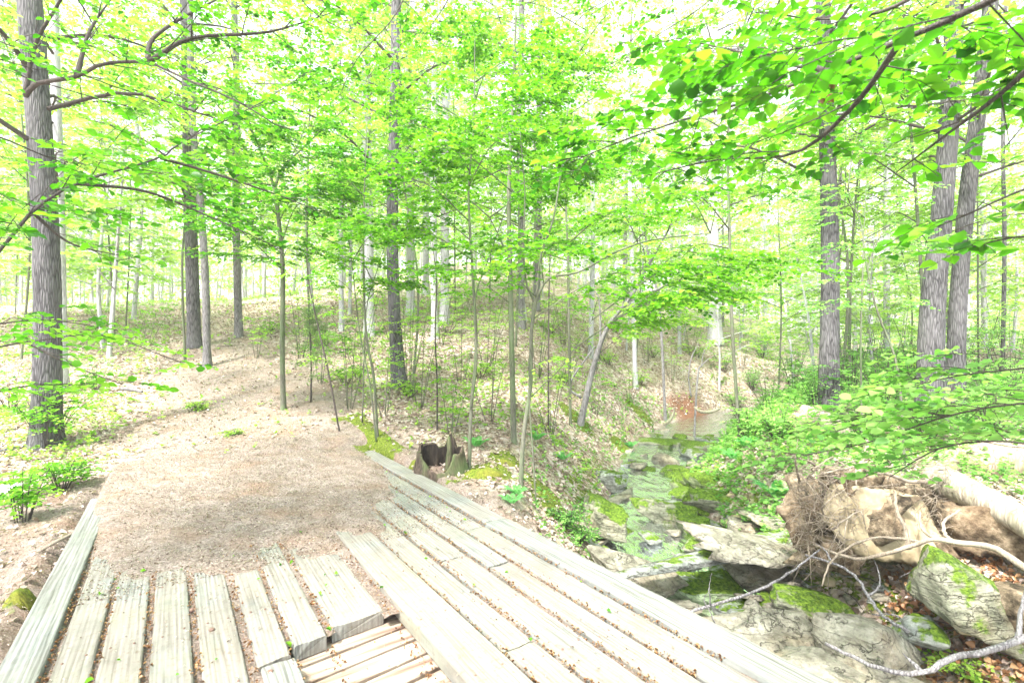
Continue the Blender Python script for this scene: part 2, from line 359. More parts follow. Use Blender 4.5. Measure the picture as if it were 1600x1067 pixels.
# ------------------------------------------------------------------ value noise and the lie of the land
def hsh(i, j, k=0): 
    x = np.sin(i*127.1+j*311.7+k*74.7)*43758.5453; return x-np.floor(x)
def vnoise(x, y, k=0):
    i, j = np.floor(x), np.floor(y); u, v = x-i, y-j; u = u*u*(3-2*u); v = v*v*(3-2*v)
    return (hsh(i, j, k)*(1-u)+hsh(i+1, j, k)*u)*(1-v)+(hsh(i, j+1, k)*(1-u)+hsh(i+1, j+1, k)*u)*v-.5
def fbm(x, y, k=0, o=4):
    r = 0; a = 1
    for q in range(o): r = r+a*vnoise(x*2**q+q*17.3, y*2**q-q*9.1, k); a *= .5
    return r
def v3(p, f, k=0):
    return vnoise(p[:, 0]*f+p[:, 2]*f*.71, p[:, 1]*f-p[:, 2]*f*.63, k)+vnoise(p[:, 1]*f+3.3, p[:, 2]*f+p[:, 0]*f*.5, k+5)
def sstep(a, b, x): t = np.clip((x-a)/(b-a), 0, 1); return t*t*(3-2*t)
def splus(x, k=1.2): return np.log1p(np.exp(np.clip(x/k, -30, 30)))*k
BU, BV = np.array([-.5525, .8335]), np.array([.8335, .5525])
def uv(x, y): return x*BU[0]+y*BU[1], x*BV[0]+y*BV[1]
CR = np.array([(-9, -6, .8, -1.3), (-3, -2, .8, -1.25), (0, 1, .9, -1.2), (1.8, 3.1, .9, -1.15), (2.15, 4.3, .8, -1.1), (1.9, 5.6, .7, -1.05), (1.98, 6.8, .75, -1.0), (2.2, 8, .62, -.97),
      (2.65, 9.6, .6, -.94), (3.55, 11.6, .85, -.9), (4.8, 14, .9, -.86), (6.6, 16.6, .9, -.82), (9, 18.5, .9, -.8), (13, 19.8, .9, -.75), (22, 21, .9, -.7), (60, 24, 1, -.6)])
CS = smooth_path(CR, 90)
def creek(x, y):
    x = np.asarray(x, float); y = np.asarray(y, float); best = np.full(x.shape, 1e9); s = np.zeros(x.shape); hw = np.zeros(x.shape); wz = np.zeros(x.shape)
    for a, b in zip(CS[:-1], CS[1:]):
        d = b[:2]-a[:2]; L = d@d; t = np.clip(((x-a[0])*d[0]+(y-a[1])*d[1])/L, 0, 1)
        ex = x-a[0]-d[0]*t; ey = y-a[1]-d[1]*t; q = np.hypot(ex, ey); m = q < best
        best = np.where(m, q, best); s = np.where(m, np.sign(d[0]*ey-d[1]*ex)*q, s); hw = np.where(m, a[2]+(b[2]-a[2])*t, hw); wz = np.where(m, a[3]+(b[3]-a[3])*t, wz)
    return s, hw, wz
def ground(x, y, detail=True):
    x = np.asarray(x, float); y = np.asarray(y, float)
    s, hw, wz = creek(x, y); u, v = uv(x, y)
    y0 = 8.0+1.0*np.maximum(0, x)+.08*np.maximum(0, -x-5)
    hl = .30*(splus(y-y0)-splus(y-23-12*sstep(-13, -1, x)-.5*np.maximum(0, x), 3))-.06
    hl = hl-.30*sstep(-.75, -1.2, v)*sstep(6.6, 4.8, u)-.12*sstep(-3.2, -5, x)*sstep(9, 6, y)
    hr = -.25+.13*splus(y-6.5, 1.5)+.05*np.maximum(0, x-5)-.45*sstep(5.5, 3.5, y)
    land = np.where(s > 0, hl, hr)+.10*fbm(x*.5, y*.5, 1)*sstep(0, 2, np.abs(s))*sstep(2.6, 3.6, np.abs(v-.9)+np.maximum(0, y-9))
    d = np.abs(s)-hw*(1+.25*fbm(x*1.3, y*1.3, 3))
    bank = wz-.05+np.where(s > 0, .85, .75)*d+.12*fbm(x*1.6, y*1.6, 8)*sstep(0, .5, d)
    k = .12; h = np.clip(.5+.5*(bank-land)/k, 0, 1); z = bank*(1-h)+land*h-k*h*(1-h)
    z = np.where(d < 0, np.minimum(z, wz-.05-.22*sstep(0, .5, -d)+.05*fbm(x*3, y*3, 9)), z)
    inb = sstep(-.85, -.68, v)*sstep(2.62, 2.46, v)*sstep(7.9, 7.3, u)
    z = z*(1-inb)+np.minimum(z, -.22)*inb
    if detail: z = z+.022*fbm(x*5, y*5, 4, 3)*sstep(-.05, .3, d)
    return z
def G(px, py, ymax=60):
    """point of the ground seen through a pixel of the photograph"""
    Y = np.concatenate([np.arange(1.5, 20, .02), np.arange(20, ymax, .1)]); X = (px-800)/800*Y; Z = 1.5+(545-py)/800*Y
    g = ground(X, Y); i = np.argmax(Z < g) if (Z < g).any() else len(Y)-1
    return np.array([X[i], Y[i], g[i]])
def P(px, py, Y): return np.array([(px-800)/800*Y, Y, 1.5+(545-py)/800*Y])

# ground sheet
def axis(lo, hi, n, c, k):
    a0, a1 = np.arcsinh((lo-c)/k), np.arcsinh((hi-c)/k); return c+k*np.sinh(np.linspace(a0, a1, n))
gx, gy = axis(-160, 160, 520, 0, 4.5), axis(-12, 260, 520, 5, 4.5)
X, Y = np.meshgrid(gx, gy); Z = ground(X, Y)
def gridq(ny, nx):
    i = np.arange(ny-1)[:, None]*nx+np.arange(nx-1)[None]; return np.stack([i, i+1, i+nx+1, i+nx], -1).reshape(-1, 4)
def masks(X, Y):
    s, hw, wz = creek(X, Y); u, v = uv(X, Y); d = np.abs(s)-hw
    cx = np.interp(Y, [3, 6, 8, 10, 12, 15, 18, 22, 30], [-2, -3, -3.9, -5.2, -6.4, -8.3, -10.6, -14.2, -21]); wd = np.interp(Y, [3, 6, 8, 10, 14, 22], [3.2, 2.4, 2.2, 1.9, 1.5, 1.2])
    dirt = sstep(wd+.5, wd-.6, np.abs(X-cx)+.9*fbm(X*.9, Y*.9, 11))*(.25+.75*sstep(19, 9, Y))*sstep(30, 22, Y)
    dirt = np.maximum(dirt, sstep(-2.2, -2.8, X)*sstep(6.2, 4.6, Y))
    dirt = np.maximum(dirt, sstep(.25, .0, d)*(s < 0)+sstep(.2, -.05, d)*(s >= 0))
    moss = np.clip(sstep(1.5, .3, d)*sstep(.0, .35, d)*.50*sstep(14, 9, Y)+.0, 0, 1)
    for (px, py, r) in ((640, 735, .22), (760, 738, .45), (700, 745, .35), (790, 715, .3), (870, 800, .4), (1000, 640, .5), (900, 655, .5), (850, 765, .3), (975, 700, .4), (35, 930, .25)):
        g = G(px, py); moss = np.maximum(moss, .95*sstep(r*1.3, r*.4, np.hypot(X-g[0], Y-g[1])))
    g = G(1075, 640); red = sstep(1.6, .5, np.hypot(X-g[0], (Y-g[1])*.8))*sstep(1.1, .6, d)
    red = np.maximum(red, .7*sstep(.8, .2, np.hypot(X+4.7, Y-5.9)))
    return dirt, moss*(1-dirt*.6), red
A = Acc(); A.add(np.stack([X, Y, Z], -1).reshape(-1, 3), gridq(*X.shape))
md, mm, mr = masks(X, Y)
g_o = A.build('ground', GROUND, attrs={'dirt': md.ravel(), 'moss': mm.ravel(), 'red': mr.ravel()}); tag(g_o, None, kind='structure')

# creek water
A = Acc(); nc = 9; V = []
fine = smooth_path(CR[:, :4], 400)
T = nrmz(np.gradient(fine[:, :2], axis=0)); Nn = np.stack([-T[:, 1], T[:, 0]], -1)
for j in range(nc):
    f = (j/(nc-1)*2-1)*1.35; V.append(np.concatenate([fine[:, :2]+Nn*(fine[:, 2]*f)[:, None], (fine[:, 3]+.012*fbm(fine[:, 0]*4+j, fine[:, 1]*4, 2))[:, None]], 1))
A.add(np.stack(V, 1).reshape(-1, 3), gridq(400, nc)); o = A.build('water', WATER); tag(o, None, kind='structure')

# dirt path spilling over the far end of the bridge
uu, vv = np.meshgrid(np.linspace(2.9, 9.5, 230), np.linspace(-1.3, 3.1, 150))
X = uu*BU[0]+vv*BV[0]; Y = uu*BU[1]+vv*BV[1]; Gz = ground(X, Y)
ub = np.interp(vv, [-.6, -.345, .3, 1, 1.47, 2, 2.35], [5.9, 4.75, 4.2, 4.3, 4.8, 5.8, 7.3])
t = sstep(-1.5, 1.1, uu-ub+.25+.5*fbm(uu*1.6, vv*1.6, 21))
zi = -.07+.110*t+.012+.024*t*fbm(uu*3, vv*3, 22)+.016*fbm(uu*9, vv*9, 23)*t
inb = sstep(-.70, -.60, vv)*sstep(2.5, 2.40, vv)
out = np.where(uu > 6.2, Gz+.015, Gz-.08)
z = zi*inb+out*(1-inb); e = sstep(7.8, 8.9, uu); z = z*(1-e)+(Gz+.012)*e; z = z-.12*sstep(8.9, 9.4, uu)-.12*sstep(-.9, -1.25, vv)-.12*sstep(2.7, 3.0, vv)
SHZ = z
def sheetz(u, v): return SHZ[np.clip(((v+1.3)/4.4*149).astype(int), 0, 149), np.clip(((u-2.9)/6.6*229).astype(int), 0, 229)]
A = Acc(); A.add(np.stack([X, Y, z], -1).reshape(-1, 3), gridq(*X.shape)); md, mm, mr = masks(X, Y)
A.build('dirt_path', GROUND, attrs={'dirt': np.maximum(md, .97*sstep(8.8, 7.5, uu)).ravel(), 'moss': (np.maximum(0, .9*sstep(2.1, 2.35, vv)*sstep(6.4, 7.2, uu))).ravel(), 'red': mr.ravel()*0}).__setitem__('kind', 'structure')

# ------------------------------------------------------------------ wooden bridge
br = empty('wooden_bridge', (0, 0, 0), 'weathered grey and beige plank footbridge over the creek, its far end under dirt', 'bridge'); del br['_o']
br.rotation_euler = (0, 0, math.atan2(-BU[0], BU[1]))
def plank(name, u0, u1, v0, v1, zt, th, m, skew=0., grey=0., label=None, worn0=.01):
    A = Acc(); n = max(8, int((u1-u0)/.05)); us = np.linspace(u0, u1, n); b = .010; w_ = v1-v0
    k = rng.random()*99; e0 = .0022*fbm(us*3+k, us*0, 31); e1 = .0022*fbm(us*3+k+50, us*0, 32)
    zz = zt+.005*fbm(us*1.1+k, us*0, 33)+rng.normal(0, .0012)
    prof = [(0, -th), (0, -b), (b*.35, -b*.35), (b, 0), (w_*.25, .0012), (w_*.5, .0), (w_*.75, .0012), (w_-b, 0), (w_-b*.35, -b*.35), (w_, -b), (w_, -th)]
    V = []
    for i in range(n):
        en = worn0 if i == 0 or i == n-1 else 0
        for j, (x, z) in enumerate(prof):
            e = e0[i] if j < 5 else e1[i]
            zj = z-(en*.8 if 0 < j < len(prof)-1 else 0)+(.0015*rng.normal() if 3 <= j <= 7 else 0)
            uo = (rng.normal(0, .003) if en else 0)+skew*(x/w_-.5)
            V.append((v0+x+e, us[i]+uo, zz[i]+zj))
    m_ = len(prof); ii = np.arange(n-1)[:, None]*m_; jj = np.arange(m_)[None]; kk = (jj+1) % m_
    q = np.stack([ii+jj, ii+m_+jj, ii+m_+kk, ii+kk], -1).reshape(-1, 4)
    t = [(0, j, j+1) for j in range(1, m_-1)]+[((n-1)*m_, (n-1)*m_+j+1, (n-1)*m_+j) for j in range(1, m_-1)]
    A.add(V, q, t)
    gr = np.full(len(V), float(grey))
    o = A.build(name, m, br, smooth=False, attrs={'greyness': gr})
    if label: o['label'] = label
    return o
TH = .055
U1 = 7.4
plank('edge_board', -1.5, 6.55, -.675, -.504, .022, .12, WOOD, grey=.55, label='grey edge board along the left side of the deck')
plank('edge_board', -1.5, 3.78, 2.216+.012, 2.446, .022, .12, WOOD, grey=.6, label='grey edge board along the creek side, near piece')
plank('edge_board', 3.79, U1, 2.216+.012, 2.446, .020, .12, WOOD, grey=.3, label='pale edge board along the creek side, far piece')
defs = [(-.471, -.315, -1.5, 7, 0, .1), (-.293, -.122, -1.5, 7, 0, 0), (-.0895, .081, -1.5, 7, 0, .05), (.114, .290, -1.5, 7, 0, 0), (.336, .487, 2.70, 7, 0, 0), (.345, .50, -1.5, 2.665, .003, .5),
        (.513, .678, 2.78, 7, 0, .15), (.719, 1.014, 2.86, 7, 0, .1), (1.095, 1.345, -1.5, U1, .018, 0), (1.372, 1.552, -1.5, 2.14, 0, 0), (1.372, 1.552, 2.15, U1, 0, 0),
        (1.58, 1.787, -1.5, 3.3, 0, 0), (1.58, 1.787, 3.31, U1, 0, .2), (1.815, 1.988, -1.5, 3.02, 0, 0), (1.815, 1.988, 3.035, U1, .004, .3), (2.016, 2.202, -1.5, 3.75, 0, 0), (2.016, 2.202, 3.76, U1, -.003, .25)]
for v0, v1, u0, u1, dz, gr in defs:
    plank('plank', u0, u1, v0, v1, dz, .085 if abs(v0-1.095) < .01 or u0 > 2.6 and v0 < 1 else TH, WOOD, skew=.03 if 2.6 < u0 < 2.9 else .006, grey=gr,
          label='raised thick plank beside the opening in the deck' if abs(v0-1.095) < .01 else None)
# lower cross boards seen in the opening
sk = .12
for i in range(12):
    c = 2.98-.152*i
    A = Acc(); b = .004; v0, v1 = .40, 1.16; w2 = .064
    vs = np.linspace(-.68, 2.3, 24); V = []
    prof = [(-w2, -.04), (-w2, -b), (-w2+b, 0), (w2-b, 0), (w2, -b), (w2, -.04)]
    kx = rng.random()*9
    for vq in vs:
        for (x, z) in prof: V.append((vq, c+(vq-.8)*sk+x+.002*math.sin(vq*7+kx), -.093+z))
    m_ = 6; ii = np.arange(23)[:, None]*m_; jj = np.arange(m_)[None]; kk = (jj+1) % m_
    A.add(V, np.stack([ii+jj, ii+kk, ii+m_+kk, ii+m_+jj], -1).reshape(-1, 4), [(0, j+1, j) for j in range(1, 5)]+[(138, 138+j, 138+j+1) for j in range(1, 5)])
    A.build('cross_board', SUBWOOD, br, smooth=False)
for v_, gr in ((-.45, 0), (.9, 0), (2.2, 0)):
    plank('support_beam', -1.5, 7.6, v_-.1, v_+.1, -.14, .3, WOOD, grey=.5)
# bolt heads
def bolt(px, py, zz=.004):
    Yd = (1.5-zz)*800/(py-545); x = (px-800)/800*Yd; u, v = uv(x, Yd)
    A = Acc(); tube(A, [(v, u, zz-.01), (v, u, zz+.004), (v, u, zz+.007)], [.014, .014, .009], 10); A.build('bolt', METAL, br)
for px, py in ((422, 1049), (331, 983), (300, 952)): bolt(px, py)
nk = 0
for v0, v1, u0, u1, dz, gr in defs:
    for uq in (2.0, 2.62, 3.25, 3.9, 4.5):
        if uq < u0+.05 or uq > u1-.05 or (uq > 4.2 and v0 < 1.3): continue
        for fv in (.22, .78):
            uu_, vv_ = uq+rng.normal(0, .02), v0+(v1-v0)*(fv+rng.normal(0, .03)); A = Acc(); tube(A, [(vv_, uu_, dz-.01), (vv_, uu_, dz+.0045)], [.0055, .0055], 8); A.build('nail', METAL, br); nk += 1
# debris lying in the gaps: dry needles and crumbs
def scatter(n, name, mt, uf, vf, zf, size, shape='ovate', asp=.3, label=None, tilt=.35, curl=.3):
    u = uf(n); v = vf(n); x = u*BU[0]+v*BV[0]; y = u*BU[1]+v*BV[1]; z = zf(u, v)
    A = Acc(); a = rng.uniform(0, 6.28, n); d = np.stack([np.cos(a), np.sin(a), rng.normal(0, .12, n)], -1)
    leaves(A, np.stack([x, y, z], -1), d, UP+rng.normal(0, tilt, (n, 3)), size*rng.uniform(.5, 1.3, n), rng.random(n), shape, asp, curl)
    o = A.build(name, mt); tag(o, label, None if not label else 'leaf litter', None, 'stuff'); return o
gaps = [(-.504, -.471), (-.315, -.293), (-.122, -.0895), (.081, .114), (.29, .336), (.487, .513), (.678, .719), (1.014, 1.095), (1.345, 1.372), (1.552, 1.58), (1.787, 1.815), (1.988, 2.016), (2.202, 2.228)]
A = Acc()
for a, b in gaps:
    n = 220; us = np.linspace(-1.2 if not (.45 < a < 1.2) else 2.82, 7.5, n); nn = 4; V = []
    for j in range(nn):
        V.append(np.stack([(a-.012+(b-a+.024)*j/(nn-1))*BV[0]+us*BU[0], (a-.012+(b-a+.024)*j/(nn-1))*BV[1]+us*BU[1], -.026+.03*fbm(us*6+j*.5, us*0+a*40, 41)], -1))
    A.add(np.stack(V, 1).reshape(-1, 3), gridq(n, nn))
nv = A.n; o = A.build('gap_dirt', GROUND, attrs={'dirt': np.ones(nv), 'moss': np.zeros(nv), 'red': np.full(nv, .12)}); tag(o, 'brown dirt and crumbs packed in the gaps between the deck planks', 'dirt', None, 'stuff')
gi = lambda n: rng.integers(0, len(gaps), n)
def gv(n):
    k = gi(n); g = np.array(gaps)[k]; return g[:, 0]+(g[:, 1]-g[:, 0])*rng.random(n)+rng.normal(0, .005, n)
scatter(7000, 'dry_debris', LITTER_RED, lambda n: 1.5+6*rng.random(n)**1.3, gv, lambda u, v: np.where((u < 2.8) & (v > .5) & (v < 1.09), -.085, rng.uniform(-.012, .012, len(u))), .015, asp=.12, label='rusty dry needles and leaf bits along the gaps of the deck', tilt=.5, curl=.5)
scatter(1800, 'leaf_crumbs', LITTER, lambda n: 1.5+6*rng.random(n), lambda n: rng.uniform(-.66, 2.42, n), lambda u, v: np.where((u < 2.8) & (v > .5) & (v < 1.09), -.088, .008), .013, asp=.22, label='small brown crumbs scattered over the deck boards')
scatter(110, 'fallen_green_leaves', LEAF, lambda n: 1.8+6*rng.random(n)**1.2, lambda n: rng.uniform(-.6, 2.4, n), lambda u, v: np.where((u < 2.8) & (v > .5) & (v < 1.09), -.084, .012), .032, asp=.3, label='fresh green leaf scraps fallen on the deck boards')
scatter(30000, 'path_litter', LITTER, lambda n: 3.9+8.5*rng.random(n)**1.3, lambda n: np.clip(rng.normal(.6, 1.6, n), -3.4, 4), lambda u, v: np.maximum(np.maximum(ground(u*BU[0]+v*BV[0], u*BU[1]+v*BV[1]), np.where((u < 9.3) & (v > -1.2) & (v < 3.0), sheetz(u, v), -9)), np.where((v > -.66) & (v < 2.42) & (u < 7.3), .001, -9))+.004, .015, asp=.17, label='fine crushed leaf litter covering the dirt trail', tilt=.5)

# ------------------------------------------------------------------ leaf litter on the forest floor
n = 120000; px = rng.uniform(-60, 1660, n); Yd = 3+17*rng.random(n)**1.1
x = (px-800)/800*Yd; y = Yd
s_, hw_, wz_ = creek(x, y); u_, v_ = uv(x, y); md, mm, mr = masks(x, y)
ok = (np.abs(s_) > hw_+.15) & ~((v_ > -.72) & (v_ < 2.5) & (u_ < 8.3)) & (rng.random(n) > md*.88) & (rng.random(n) > mm*.8)
x, y = x[ok], y[ok]; z = ground(x, y)+rng.uniform(.005, .03, len(x)); n = len(x)
A = Acc(); a = rng.uniform(0, 6.28, n)
leaves(A, np.stack([x, y, z], -1), np.stack([np.cos(a), np.sin(a), rng.normal(0, .25, n)], -1), UP+rng.normal(0, .6, (n, 3)), rng.uniform(.022, .050, n)*(1+.03*y), rng.beta(1.6, 1.3, n), 'ovate', .42, .25)
o = A.build('leaf_litter', LITTER); tag(o, 'thick carpet of dry tan oak leaves over the forest floor', 'leaf litter', None, 'stuff')

n = 2600; px = rng.uniform(1380, 1680, n); py = rng.uniform(840, 1090, n); Yq = 1.9*800/(py-545)+rng.normal(0, .15, n); x = (px-800)/800*Yq; z = ground(x, Yq)+rng.uniform(.01, .05, n)
A = Acc(); a = rng.uniform(0, 6.28, n); leaves(A, np.stack([x, Yq, z], -1), np.stack([np.cos(a), np.sin(a), rng.normal(0, .4, n)], -1), UP+rng.normal(0, .8, (n, 3)), rng.uniform(.03, .07, n), rng.beta(1.3, 2, n), 'ovate', .42, .35)
tag(A.build('brown_leaf_drift', LITTER_RED), 'drift of curled brown leaves among the rocks at the bottom right', 'leaf litter', None, 'stuff')

# small green seedlings over the forest floor
def seedlings(n, region, name, mt, label, size=.04, h=(.03, .16), nlv=6):
    x, y = region(n); n = len(x); s_, hw_, wz_ = creek(x, y); u_, v_ = uv(x, y); md, mm, mr = masks(x, y)
    ok = (np.abs(s_) > hw_+.05) & ~((v_ > -.75) & (v_ < 2.5) & (u_ < 8)) & (rng.random(n) > md*.93); x, y = x[ok], y[ok]; n = len(x); z = ground(x, y)
    hh = rng.uniform(h[0], h[1], n); p0 = np.stack([x, y, z], -1); top = p0+np.stack([rng.normal(0, .03, n), rng.normal(0, .03, n), hh], -1)
    A = Acc(); a = rng.uniform(0, 6.28, (n, nlv)); f = rng.uniform(.35, 1, (n, nlv, 1))
    pos = p0[:, None]+(top-p0)[:, None]*f; d = np.stack([np.cos(a), np.sin(a), rng.normal(.1, .3, (n, nlv))], -1)
    leaves(A, pos.reshape(-1, 3), d.reshape(-1, 3), (UP+rng.normal(0, .35, (n, nlv, 3))).reshape(-1, 3), (size*rng.uniform(.6, 1.3, (n, nlv))).ravel()*(1+.035*np.repeat(y, nlv)), (rng.normal(.5, .15, (n, 1))+rng.normal(0, .15, (n, nlv))).ravel(), 'rhomb', .42)
    o = A.build(name, mt); tag(o, label, 'ground cover', None, 'stuff')
def reg_patchy(n, ylo=5, yhi=30, th=.02):
    px = rng.uniform(-50, 1650, n); Y = ylo+(yhi-ylo)*rng.random(n)**1.2; x = (px-800)/800*Y
    k = fbm(x*.45, Y*.45, 51) > th+rng.normal(0, .12, n); return x[k], Y[k]
seedlings(26000, lambda n: reg_patchy(n, 7, 40, .03), 'seedlings', LEAF_PALE, 'pale green seedlings sprinkled over the leaf covered slope')
def right_reg(n):
    x = rng.uniform(1.6, 12, n); y = rng.uniform(5.5, 18, n); s, hw, wz = creek(x, y); k = s < 0; return x[k], y[k]
seedlings(11000, right_reg, 'creeping_greenery', LEAF_BUSH, 'dense low green undergrowth covering the right bank of the creek', .05, (.05, .4), 7)
def bank_reg(n):
    x = rng.uniform(-1, 7, n); y = rng.uniform(4.5, 17, n); s, hw, wz = creek(x, y); k = (s > 0) & (s-hw < 1.1) & (s-hw > .05); return x[k], y[k]
seedlings(2600, bank_reg, 'bank_weeds', LEAF_BUSH, 'small green weeds growing along the left edge of the creek', .035, (.03, .2), 7)

# ------------------------------------------------------------------ stones
import bmesh
def ico(sub):
    bm = bmesh.new(); bmesh.ops.create_icosphere(bm, subdivisions=sub, radius=1)
    v = np.array([a.co[:] for a in bm.verts]); f = np.array([[b.index for b in a.verts] for a in bm.faces]); bm.free(); return v, f
ICO = {k: ico(k) for k in (3, 4, 5)}
def lump(seed, size, nz=.05, planes=13, sub=5, flat=.62, soft=34):
    r_ = np.random.default_rng(seed); D, F = ICO[sub]
    nn = nrmz(r_.normal(size=(planes, 3))); dd = r_.uniform(.62, 1., planes)
    nn = np.vstack([nn, [(0.08, .05, 1), (0, 0, -1)]]); nn = nrmz(nn); dd = np.append(dd, [flat, flat])
    c = np.maximum(D@nn.T, 1e-3)/dd; k = soft; rr = 1/((c**k).sum(1))**(1/k)
    v = D*rr[:, None]
    v = v*(1+nz*2.2*v3(v+seed, 1.6)+nz*v3(v+seed, 4.1)+nz*.55*v3(v+seed, 9.7)+nz*.3*v3(v+seed, 21))[:, None]
    return v*np.array(size)/2*1.12, F
def rotm(rx, ry, rz):
    from mathutils import Euler
    return np.array(Euler((R(rx), R(ry), R(rz))).to_matrix())
def rock(px, py, z, size, m, label, rot=(0, 0, 0), seed=None, name='boulder', cat='rock', group='rocks in and beside the creek', nz=.075, sub=5, planes=13, flat=.62):
    Y = (1.5-z)*800/(py-545); loc = np.array([(px-800)/800*Y, Y, z])
    v, F = lump(seed if seed is not None else int(px*7+py), size, nz, planes, sub, flat)
    A = Acc(); A.add(v@rotm(*rot).T+loc, None, F); o = A.build(name, m, loc=loc, smooth=True); tag(o, label, cat, group); return o
rock(985, 897, -.78, (.95, .55, .38), ROCK, 'pale flat slab rock touching the creek side edge of the bridge', (4, 6, -28), 11, 'flat_rock')
rock(1100, 926, -.95, (.88, .66, .36), ROCK_A, 'green algae coated flat slab lying in the shallow water beside the bridge', (3, -3, -10), 12, 'flat_rock')
rock(1212, 1000, -.80, (.76, .5, .40), ROCK, 'large pale cracked slab with a dark mossy underside nearest the bridge', (14, 2, 5), 13, 'flat_rock')
rock(1335, 1003, -.62, (.58, .50, .46), ROCK, 'large pale boulder with a brown stained right end beside the cracked slab', (0, 12, 20), 14, nz=.04)
rock(1186, 884, -.80, (.92, .40, .22), ROCK, 'long tilted grey flat slab sloping down into the creek', (12, 14, -38), 15, 'flat_rock', planes=9, flat=.5)
rock(1220, 857, -.62, (.62, .38, .20), ROCK, 'pale wedge slab resting above the tilted long slab', (-6, 10, -25), 16, 'flat_rock', planes=9, flat=.5)
rock(1157, 828, -.78, (.50, .46, .36), ROCK, 'rounded cream boulder on the right edge of the stream above the slabs', (0, 0, 30), 17)
rock(1053, 803, -.90, (.80, .46, .46), ROCK_M, 'mossy boulder with a pale stripe standing in midstream', (-8, 6, -24), 18)
rock(1082, 824, -.95, (.38, .34, .34), ROCK_G, 'bright green moss covered lump at the foot of the striped boulder', (0, 0, 10), 19)
rock(1110, 842, -.93, (.44, .34, .32), ROCK_G, 'green mossy stone just right of the moss covered lump', (0, 5, -15), 20)
rock(1108, 757, -.84, (1.0, .72, .50), ROCK_G, 'broad moss covered slab at the right side of midstream', (-4, -3, -35), 21, 'flat_rock')
rock(1138, 788, -.82, (1.12, .5, .46), ROCK_M, 'wide cream and moss slab below the broad mossy slab', (-6, 4, -8), 22, 'flat_rock')
rock(1058, 736, -.90, (.55, .4, .26), ROCK_G, 'small flat mossy stone at the upstream end of the mossy slabs', (0, 0, 0), 23, 'flat_rock')
rock(957, 752, -.80, (.52, .42, .46), ROCK_D, 'grey block of stone at the left edge of the creek', (0, 0, 15), 24)
rock(938, 803, -.68, (.60, .62, .58), ROCK_M, 'brown mossy boulder bulging from the left bank above the pool', (0, 8, 10), 25)
rock(900, 846, -.80, (.5, .36, .34), ROCK_D, 'half hidden stone under the weeds below the mossy bank boulder', (0, 8, 10), 251)
rock(1510, 930, -.38, (.85, .62, .60), ROCK_M, 'big rough boulder with diagonal ridges near the right edge', (12, 24, 18), 26, nz=.06, planes=10)
rock(1262, 945, -.80, (.72, .40, .22), ROCK_M, 'flat slab with green streaks between the cracked slab and the sticks', (6, 8, -20), 27, 'flat_rock')
rock(1185, 958, -.95, (.48, .36, .18), ROCK_G, 'low bright moss slab beside the algae coated slab', (0, 0, 0), 28, 'flat_rock')
rock(1330, 1064, -.72, (.98, .46, .26), ROCK, 'pale flat rock at the bottom edge below the brown ended boulder', (0, 4, -8), 29, 'flat_rock')
rock(1205, 762, -.66, (.75, .5, .26), ROCK, 'smooth pale stone on the right bank beside the fern', (0, 6, -20), 30, 'flat_rock')
rock(1180, 735, -.70, (.7, .4, .3), ROCK, 'pale stone on the right bank behind the smooth stone', (0, 6, 20), 31)
rock(1226, 822, -.60, (.42, .32, .12), ROCK, 'thin flat tan stone stacked below the root mass', (0, 3, 0), 32, 'flat_rock', sub=4)
rock(1235, 838, -.62, (.38, .3, .10), ROCK_D, 'thin grey stone at the bottom of the little stack', (0, 3, 30), 33, 'flat_rock', sub=4)
rock(1512, 975, -.52, (.24, .18, .15), CLAY, 'small tan stone at the foot of the big ridged boulder', (0, 0, 0), 34, 'rock', sub=4)
rock(1440, 985, -.62, (.34, .3, .24), ROCK_D, 'greenish stone in the sticks left of the small tan stone', (0, 0, 0), 35, 'rock', sub=4)
rock(1595, 960, -.40, (.4, .5, .5), SOIL, 'dark earthy boulder cut by the right edge of the picture', (0, 0, 0), 36)
rock(1190, 830, -.85, (.3, .22, .16), ROCK_D, 'small dark stone between the cream boulder and the wedge slab', (0, 0, 0), 37, 'rock', sub=4)
for k, (px, py, sx, mt, lb) in enumerate(((1036, 672, .34, ROCK, 'small white stone below the eroded red bank'), (1062, 683, .42, ROCK_G, 'flat mossy stone in the water below the red bank'), (1042, 697, .36, ROCK_G, 'round green mossy stone near the left side of the upper stream'),
        (1032, 716, .5, ROCK, 'low brown stone crossing the left half of the riffle'), (1108, 682, .3, ROCK_M, 'mossy stone at the right side of the upper stream'), (1118, 697, .35, ROCK_M, 'lone mossy stone in the upper stream near the right bank weeds'),
        (1088, 712, .7, ROCK_D, 'dark flat stone with twigs in the middle of the riffle'), (1110, 722, .3, ROCK_D, 'dark pebble just downstream of the twig covered stone'), (1056, 772, .22, ROCK_G, 'tiny green stone in midstream above the striped boulder'),
        (1055, 832, .2, ROCK, 'small pale pebble at the front of the striped boulder'), (1068, 874, .30, ROCK_D, 'small black wet stone in the rippled pool'), (1034, 893, .2, ROCK_D, 'small dark block beside the pale slab at the bridge'),
        (1012, 736, .4, ROCK_G, 'mossy stone beside the grey block on the left'), (997, 728, .3, ROCK, 'white pebble upstream of the grey block'), (1122, 872, .2, ROCK_D, 'dark pebble where the pool meets the tilted slab'), (1020, 842, .26, ROCK_D, 'dark stone in the ripples left of the pebble'))):
    rock(px, py, -.86 if py < 730 else -.96, (sx, sx*.7, sx*.55), mt, lb, (0, 0, k*40), 60+k, 'small_rock', sub=4)
rl = np.random.default_rng(3)
